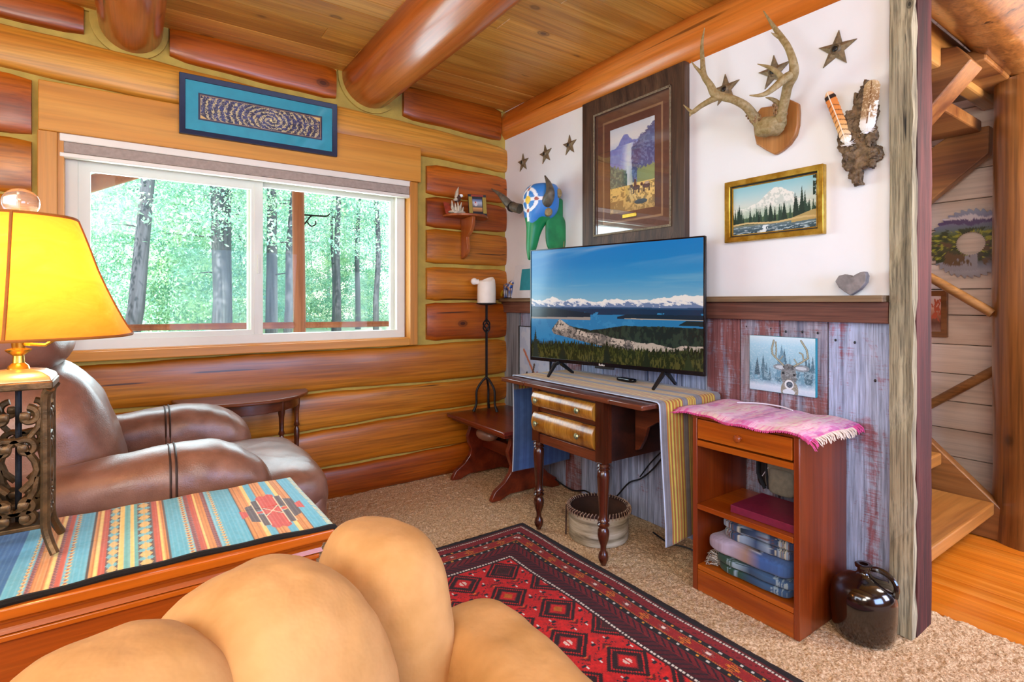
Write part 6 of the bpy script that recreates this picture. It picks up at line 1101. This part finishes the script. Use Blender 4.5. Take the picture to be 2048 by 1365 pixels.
def indian(U, V):
    X = -3.2+(bx1+0.035+3.2)*U; Yv = V; C = np.zeros(U.shape+(3,))
    for i, (p, s_) in enumerate(ST):
        hi, lo = SX2[i], SX2[i+1]; m_ = (X <= hi)&(X > lo); C[m_] = hx(CM[s_]); t = (X-lo)/(hi-lo+1e-9)
        if s_ == 'O': C = lay(C, m_&(((t*4) % 1) < 0.3), 'b8742c')
        if s_ == 'Z': C = lay(C, m_&(np.abs(t-0.5) < 0.42*np.abs(((Yv*26) % 1)-0.5)*2), 'e0c478'); C = lay(C, m_&(np.abs(t-0.5) < 0.12)&(((Yv*26) % 1) < 0.4), 'a85c34')
        if s_ == 'D': C = lay(C, m_&(((Yv*34+t) % 1) < 0.35), 'b06858')
        if s_ == 'M':
            f_ = np.abs(((Yv*9) % 1)-0.5)*2; st = np.round(f_*4)/4; C = lay(C, m_&(np.abs(t-0.5) < 0.48*st), '6cb8c4'); C = lay(C, m_&(np.abs(t-0.5) < 0.40*(1-st)), 'd8bc74')
    xc = (zx(510)+zx(492))/2+0.005; dxx = (X-xc); dyy = (Yv-0.42)
    def poly(C, m_, c): return lay(C, m_, c)
    dxx = dxx*1.5; ax_, ay = np.abs(dxx), np.abs(dyy)
    C = poly(C, (ax_ < 0.118)&(ax_ > 0.088)&(ay < 0.035+1.2*(ax_-0.088)), 'c84c3c'); C = poly(C, (ax_ < 0.090)&(ax_ > 0.060)&(ay < 0.17-1.0*(ax_-0.060)), '544c4c'); C = poly(C, (ax_ <= 0.060)&(ax_ > 0.034)&(ay < 0.235)&(ay > 0.045), '544c4c')
    C = poly(C, (ax_ <= 0.034)&(ay > 0.055)&(ay < 0.30-1.4*np.abs(ax_-0.016)), 'c84c3c'); C = poly(C, (ax_ <= 0.034)&(ay <= 0.055), 'c84c3c'); C = poly(C, (ax_ < 0.060)&(ax_ > 0.010)&(np.abs(ay-0.055) < 0.9*(ax_-0.010)*0.7), '544c4c'); C = poly(C, (ax_ < 0.056)&(ax_ > 0.036)&(ay < 0.02), 'c84c3c')
    for w_ in (0.034, 0.060): C = poly(C, (np.abs(ax_-w_) < 0.0018)&(ay < 0.235), 'ecdcb8')
    C = poly(C, (np.abs(np.abs(dxx*2.4)-ay) < 0.006)&(ax_ < 0.034), 'ecdcb8')
    C = lay(C, (X > bx1-0.022)&(((Yv*40+X*90) % 1) < 0.45), 'ecdc90'); C = lay(C, (Yv < 0.02), '14110f'); C = lay(C, ((X*300) % 1 < 0.3)*0.12, 'ffffff'); return C*(0.93+0.14*vn(X*30, Yv*8, 6, 4))[..., None]
def ind_fn(U, V):
    X = -3.2+(bx1+0.035+3.2)*U; t = np.clip((X-(CX1-0.0))/0.035, 0, 1); Yv = by0+0.018*np.sin(X*5)*(V < 0.5)*(1-V)+(by1-by0)*V+0.015; return np.minimum(X, CX1+0.012)-0*t, Yv-0.02*np.exp(-((X+1.95)/0.08)**2)*(1-V)*0, ZC+0.005+0.0015*np.sin(X*40+V*5)-0.05*t
o = surf('woven_blanket', ind_fn, 560, 170, indian, 'cloth', thick=0.004); tag(o, 'turquoise and orange striped woven blanket covering the console cabinet', 'blanket')
e_ = MB(); e_.tube([tuple(float(np.asarray(a)) for a in ind_fn(np.array(u), np.array(0.0))) for u in np.linspace(0, 1, 120)], 0.007, 6); eo = e_.build('edge_binding', 'black_edge', o)
# table lamp
lx, ly = -2.497, -1.69; zb = 0.628
lp = thing('table_lamp', 'table lamp with glowing parchment shade and scrolled iron base', 'lamp', (lx, ly, zb))
hw = 0.052
for sx_ in (-1, 1):
    for sy_ in (-1, 1):
        mb = MB(); sweep(mb, [(lx+sx_*(hw+0.018), ly+sy_*(hw+0.018), zb+0.004, 0.009), (lx+sx_*(hw+0.008), ly+sy_*(hw+0.008), zb+0.03, 0.009), (lx+sx_*hw, ly+sy_*hw, zb+0.065, 0.0095), (lx+sx_*hw, ly+sy_*hw, zb+0.13, 0.0095), (lx+sx_*hw, ly+sy_*hw, zb+0.25, 0.0095), (lx+sx_*hw, ly+sy_*hw, zb+0.352, 0.0095), (lx+sx_*(hw+0.008), ly+sy_*(hw+0.008), zb+0.375, 0.010)], 5, 8, sq=True); mb.build('leg', 'bronze', lp)
mb = MB(); 
for z in (zb+0.060,): mb.box((lx-hw, ly-hw, z), (lx+hw, ly+hw, z+0.010))
mb.build('lower_plate', 'bronze', lp, bevel=0.002)
MB().box((lx-0.066, ly-0.066, zb+0.375), (lx+0.066, ly+0.066, zb+0.392)).build('upper_plate', 'bronze', lp, bevel=0.003)
vs = []
for k, (r_, z) in enumerate([(0.064, 0.392), (0.060, 0.402), (0.045, 0.412), (0.020, 0.418)]): vs += [(lx+a*r_, ly+b*r_, zb+z) for a, b in ((-1, -1), (1, -1), (1, 1), (-1, 1))]
MB().add(vs, [(k*4+j, k*4+(j+1) % 4, k*4+4+(j+1) % 4, k*4+4+j) for k in range(3) for j in range(4)]+[(12, 13, 14, 15), (3, 2, 1, 0)]).build('cap', 'champagne', lp, smooth=60, bevel=0.002)
MB().tube([(lx, ly, zb+0.065), (lx, ly, zb+0.38)], 0.006, 10).build('rod', 'iron', lp)
MB().lathe([(0.020, 0.418), (0.018, 0.425), (0.011, 0.432), (0.010, 0.448), (0.022, 0.458), (0.024, 0.462), (0.012, 0.466), (0.014, 0.49), (0.001, 0.492)], (lx, ly, zb), 20).build('neck', 'brass', lp)
def scroll(T, name='scroll'):
    mb = MB(T)
    def sp(cx_, cz_, r0, a0, turns, sgn, tail):
        pts = [(cx_+r0*(1-0.78*t)*cos(a0+sgn*turns*2*pi*t), cz_+r0*(1-0.78*t)*sin(a0+sgn*turns*2*pi*t)) for t in np.linspace(0, 1, 22)][::-1]
        pts += tail; mb.tube([(a, b, 0) for a, b in pts], [0.0075-0.0*i for i in range(len(pts))], 6)
        mb.puff((pts[0][0], pts[0][1], 0), (0.010, 0.010, 0.009), (0.6, 0.6), (10, 6))
    for s_ in (-1, 1):
        sp(s_*0.022, 0.315, 0.022, pi/2 if True else 0, 0.8, -s_ if True else 1, [])
        sp(s_*0.018, 0.245, 0.020, pi/2, 0.8, -s_, [(s_*-0.002, 0.262), (s_*-0.02, 0.24), (s_*-0.034, 0.215), (s_*-0.038, 0.195), (s_*-0.030, 0.17), (s_*-0.012, 0.150)])
        sp(s_*0.018, 0.120, 0.018, -pi/2, 0.8, s_, [(s_*-0.004, 0.103), (s_*-0.02, 0.12), (s_*-0.034, 0.15), (s_*-0.038, 0.18)])
        sp(s_*0.020, 0.088, 0.016, pi/2, 0.8, -s_, [])
        mb.tube([(s_*0.044, 0.335, 0), (s_*0.040, 0.29, 0), (s_*0.020, 0.262, 0)], 0.006, 6)
    mb.build(name, 'bronze', lp)
for T in (lambda u, v, w: (lx+u, ly-hw+w, zb+v), lambda u, v, w: (lx+u, ly+hw+w, zb+v), lambda u, v, w: (lx+hw+w, ly+u, zb+v), lambda u, v, w: (lx-hw+w, ly+u, zb+v)): scroll(T)
ZS0, ZS1 = 1.12, 1.392; nn = 96; vs = []; fs = []
pf_ = [(0.214, ZS0), (0.199, ZS0+0.025), (0.180, ZS0+0.065), (0.161, ZS0+0.11), (0.144, ZS0+0.155), (0.130, ZS0+0.20), (0.117, ZS0+0.24), (0.108, ZS1-0.006), (0.106, ZS1)]
def shr(th, r_): k = 4*(th-0.98); return r_*(1+0.018*abs(cos(k/2))**6*1.5-0.008)
def shell(grow, name, mat, par, z0=0, z1=1):
    vs = []; fs = []; pc = curve(pf_, 4); pc = [p for p in pc if z0 <= (p[1]-ZS0)/(ZS1-ZS0) <= z1]; m2 = len(pc)
    for r_, z in pc:
        for j in range(nn): th = 2*pi*j/nn; q = shr(th, r_)+grow; vs.append((lx+q*cos(th), ly+q*sin(th), z))
    for i in range(m2-1):
        for j in range(nn): fs.append((i*nn+j, i*nn+(j+1) % nn, (i+1)*nn+(j+1) % nn, (i+1)*nn+j))
    return MB().add(vs, fs).build(name, mat, par, smooth=80)
sh = shell(0, 'shade', 'shadeskin', lp)
mb = MB()
for k in range(4):
    th = -pi/2+0.02+k*pi/2; pc = curve(pf_, 4); mb.tube([(lx+(shr(th, r_)+0.001)*cos(th), ly+(shr(th, r_)+0.001)*sin(th), z) for r_, z in pc], 0.003, 6)
for r_, z in (pf_[0], pf_[-1]): mb.tube([(lx+(shr(2*pi*j/nn, r_))*cos(2*pi*j/nn), ly+(shr(2*pi*j/nn, r_))*sin(2*pi*j/nn), z) for j in range(nn+1)], 0.0035, 6)
mb.build('rib', 'shade_trim', sh)
mb = MB(); mb.tube([(lx, ly, zb+0.49), (lx+0.05, ly, zb+0.50), (lx+0.065, ly, zb+0.56), (lx+0.06, ly, zb+0.70), (lx, ly, ZS1+0.002), (lx-0.06, ly, zb+0.70), (lx-0.065, ly, zb+0.56), (lx-0.05, ly, zb+0.50), (lx, ly, zb+0.49)], 0.002, 6)
for k in range(4): th = pi/4+k*pi/2; mb.tube([(lx, ly, ZS1-0.003), (lx+0.106*cos(th), ly+0.106*sin(th), ZS1-0.003)], 0.002, 5)
mb.build('harp', 'brass', lp)
MB().tube([(lx+0.012, ly-0.01, zb+0.475), (lx+0.05, ly-0.03, zb+0.472), (lx+0.075, ly-0.04, zb+0.490), (lx+0.085, ly-0.045, zb+0.498)], 0.004, 6).build('switch_arm', 'brass', lp)
MB().puff((lx, ly, zb+0.60), (0.026, 0.026, 0.036), (1, 1), (16, 12)).build('bulb', 'bulb', lp)
MB().puff((lx+0.004, ly-0.0, 1.425), (0.034, 0.034, 0.033), (1, 1), (24, 16)).build('finial', 'glassball', lp)
for dz in (0.55, 0.66): light('lamp_bulb', 'POINT', (lx+0.002, ly-0.045, zb+dz), LAMPW, (1.0, 0.44, 0.13), 0.03)
# tan recliner in the foreground
tr_ = thing('tan_recliner', 'puffy tan microfibre recliner seen over its channelled back in the foreground', 'armchair', (-2.2, -2.95, 0))
def tanpuff(name, c, r, e, rotz=0, par=tr_, tilt=0, warp=None, n=(56, 36), amt=0.012):
    R = Matrix.Rotation(rotz, 3, 'Z') @ Matrix.Rotation(tilt, 3, 'X'); o = MB().puff(c, r, e, n, rot=R, warp=warp).build(name, 'tan_fabric', par, smooth=80); roughen2(o, amt, 0.09); return o
tanpuff('back_channel', (-1.941, -2.468, 0.531), (0.092, 0.141, 0.289), (0.55, 0.908), 0.32)
tanpuff('back_channel', (-2.141, -2.575, 0.595), (0.150, 0.165, 0.254), (0.855, 0.696), 0.413)
tanpuff('back_channel', (-2.304, -2.656, 0.544), (0.137, 0.115, 0.306), (0.677, 0.645), 0.379)
tanpuff('back_channel', (-2.50, -2.75, 0.53), (0.140, 0.12, 0.30), (0.677, 0.645), 0.379)
tanpuff('arm', (-1.806, -2.716, 0.486), (0.092, 0.299, 0.187), (0.579, 0.511), -0.094)
tanpuff('seat_cushion', (-2.22, -2.98, 0.33), (0.33, 0.34, 0.12), (0.5, 0.4), 0.38)
MB().box((-2.55, -3.3, 0.04), (-1.80, -2.62, 0.30)).build('base', 'tan_fabric', tr_, bevel=0.04, seg=4)
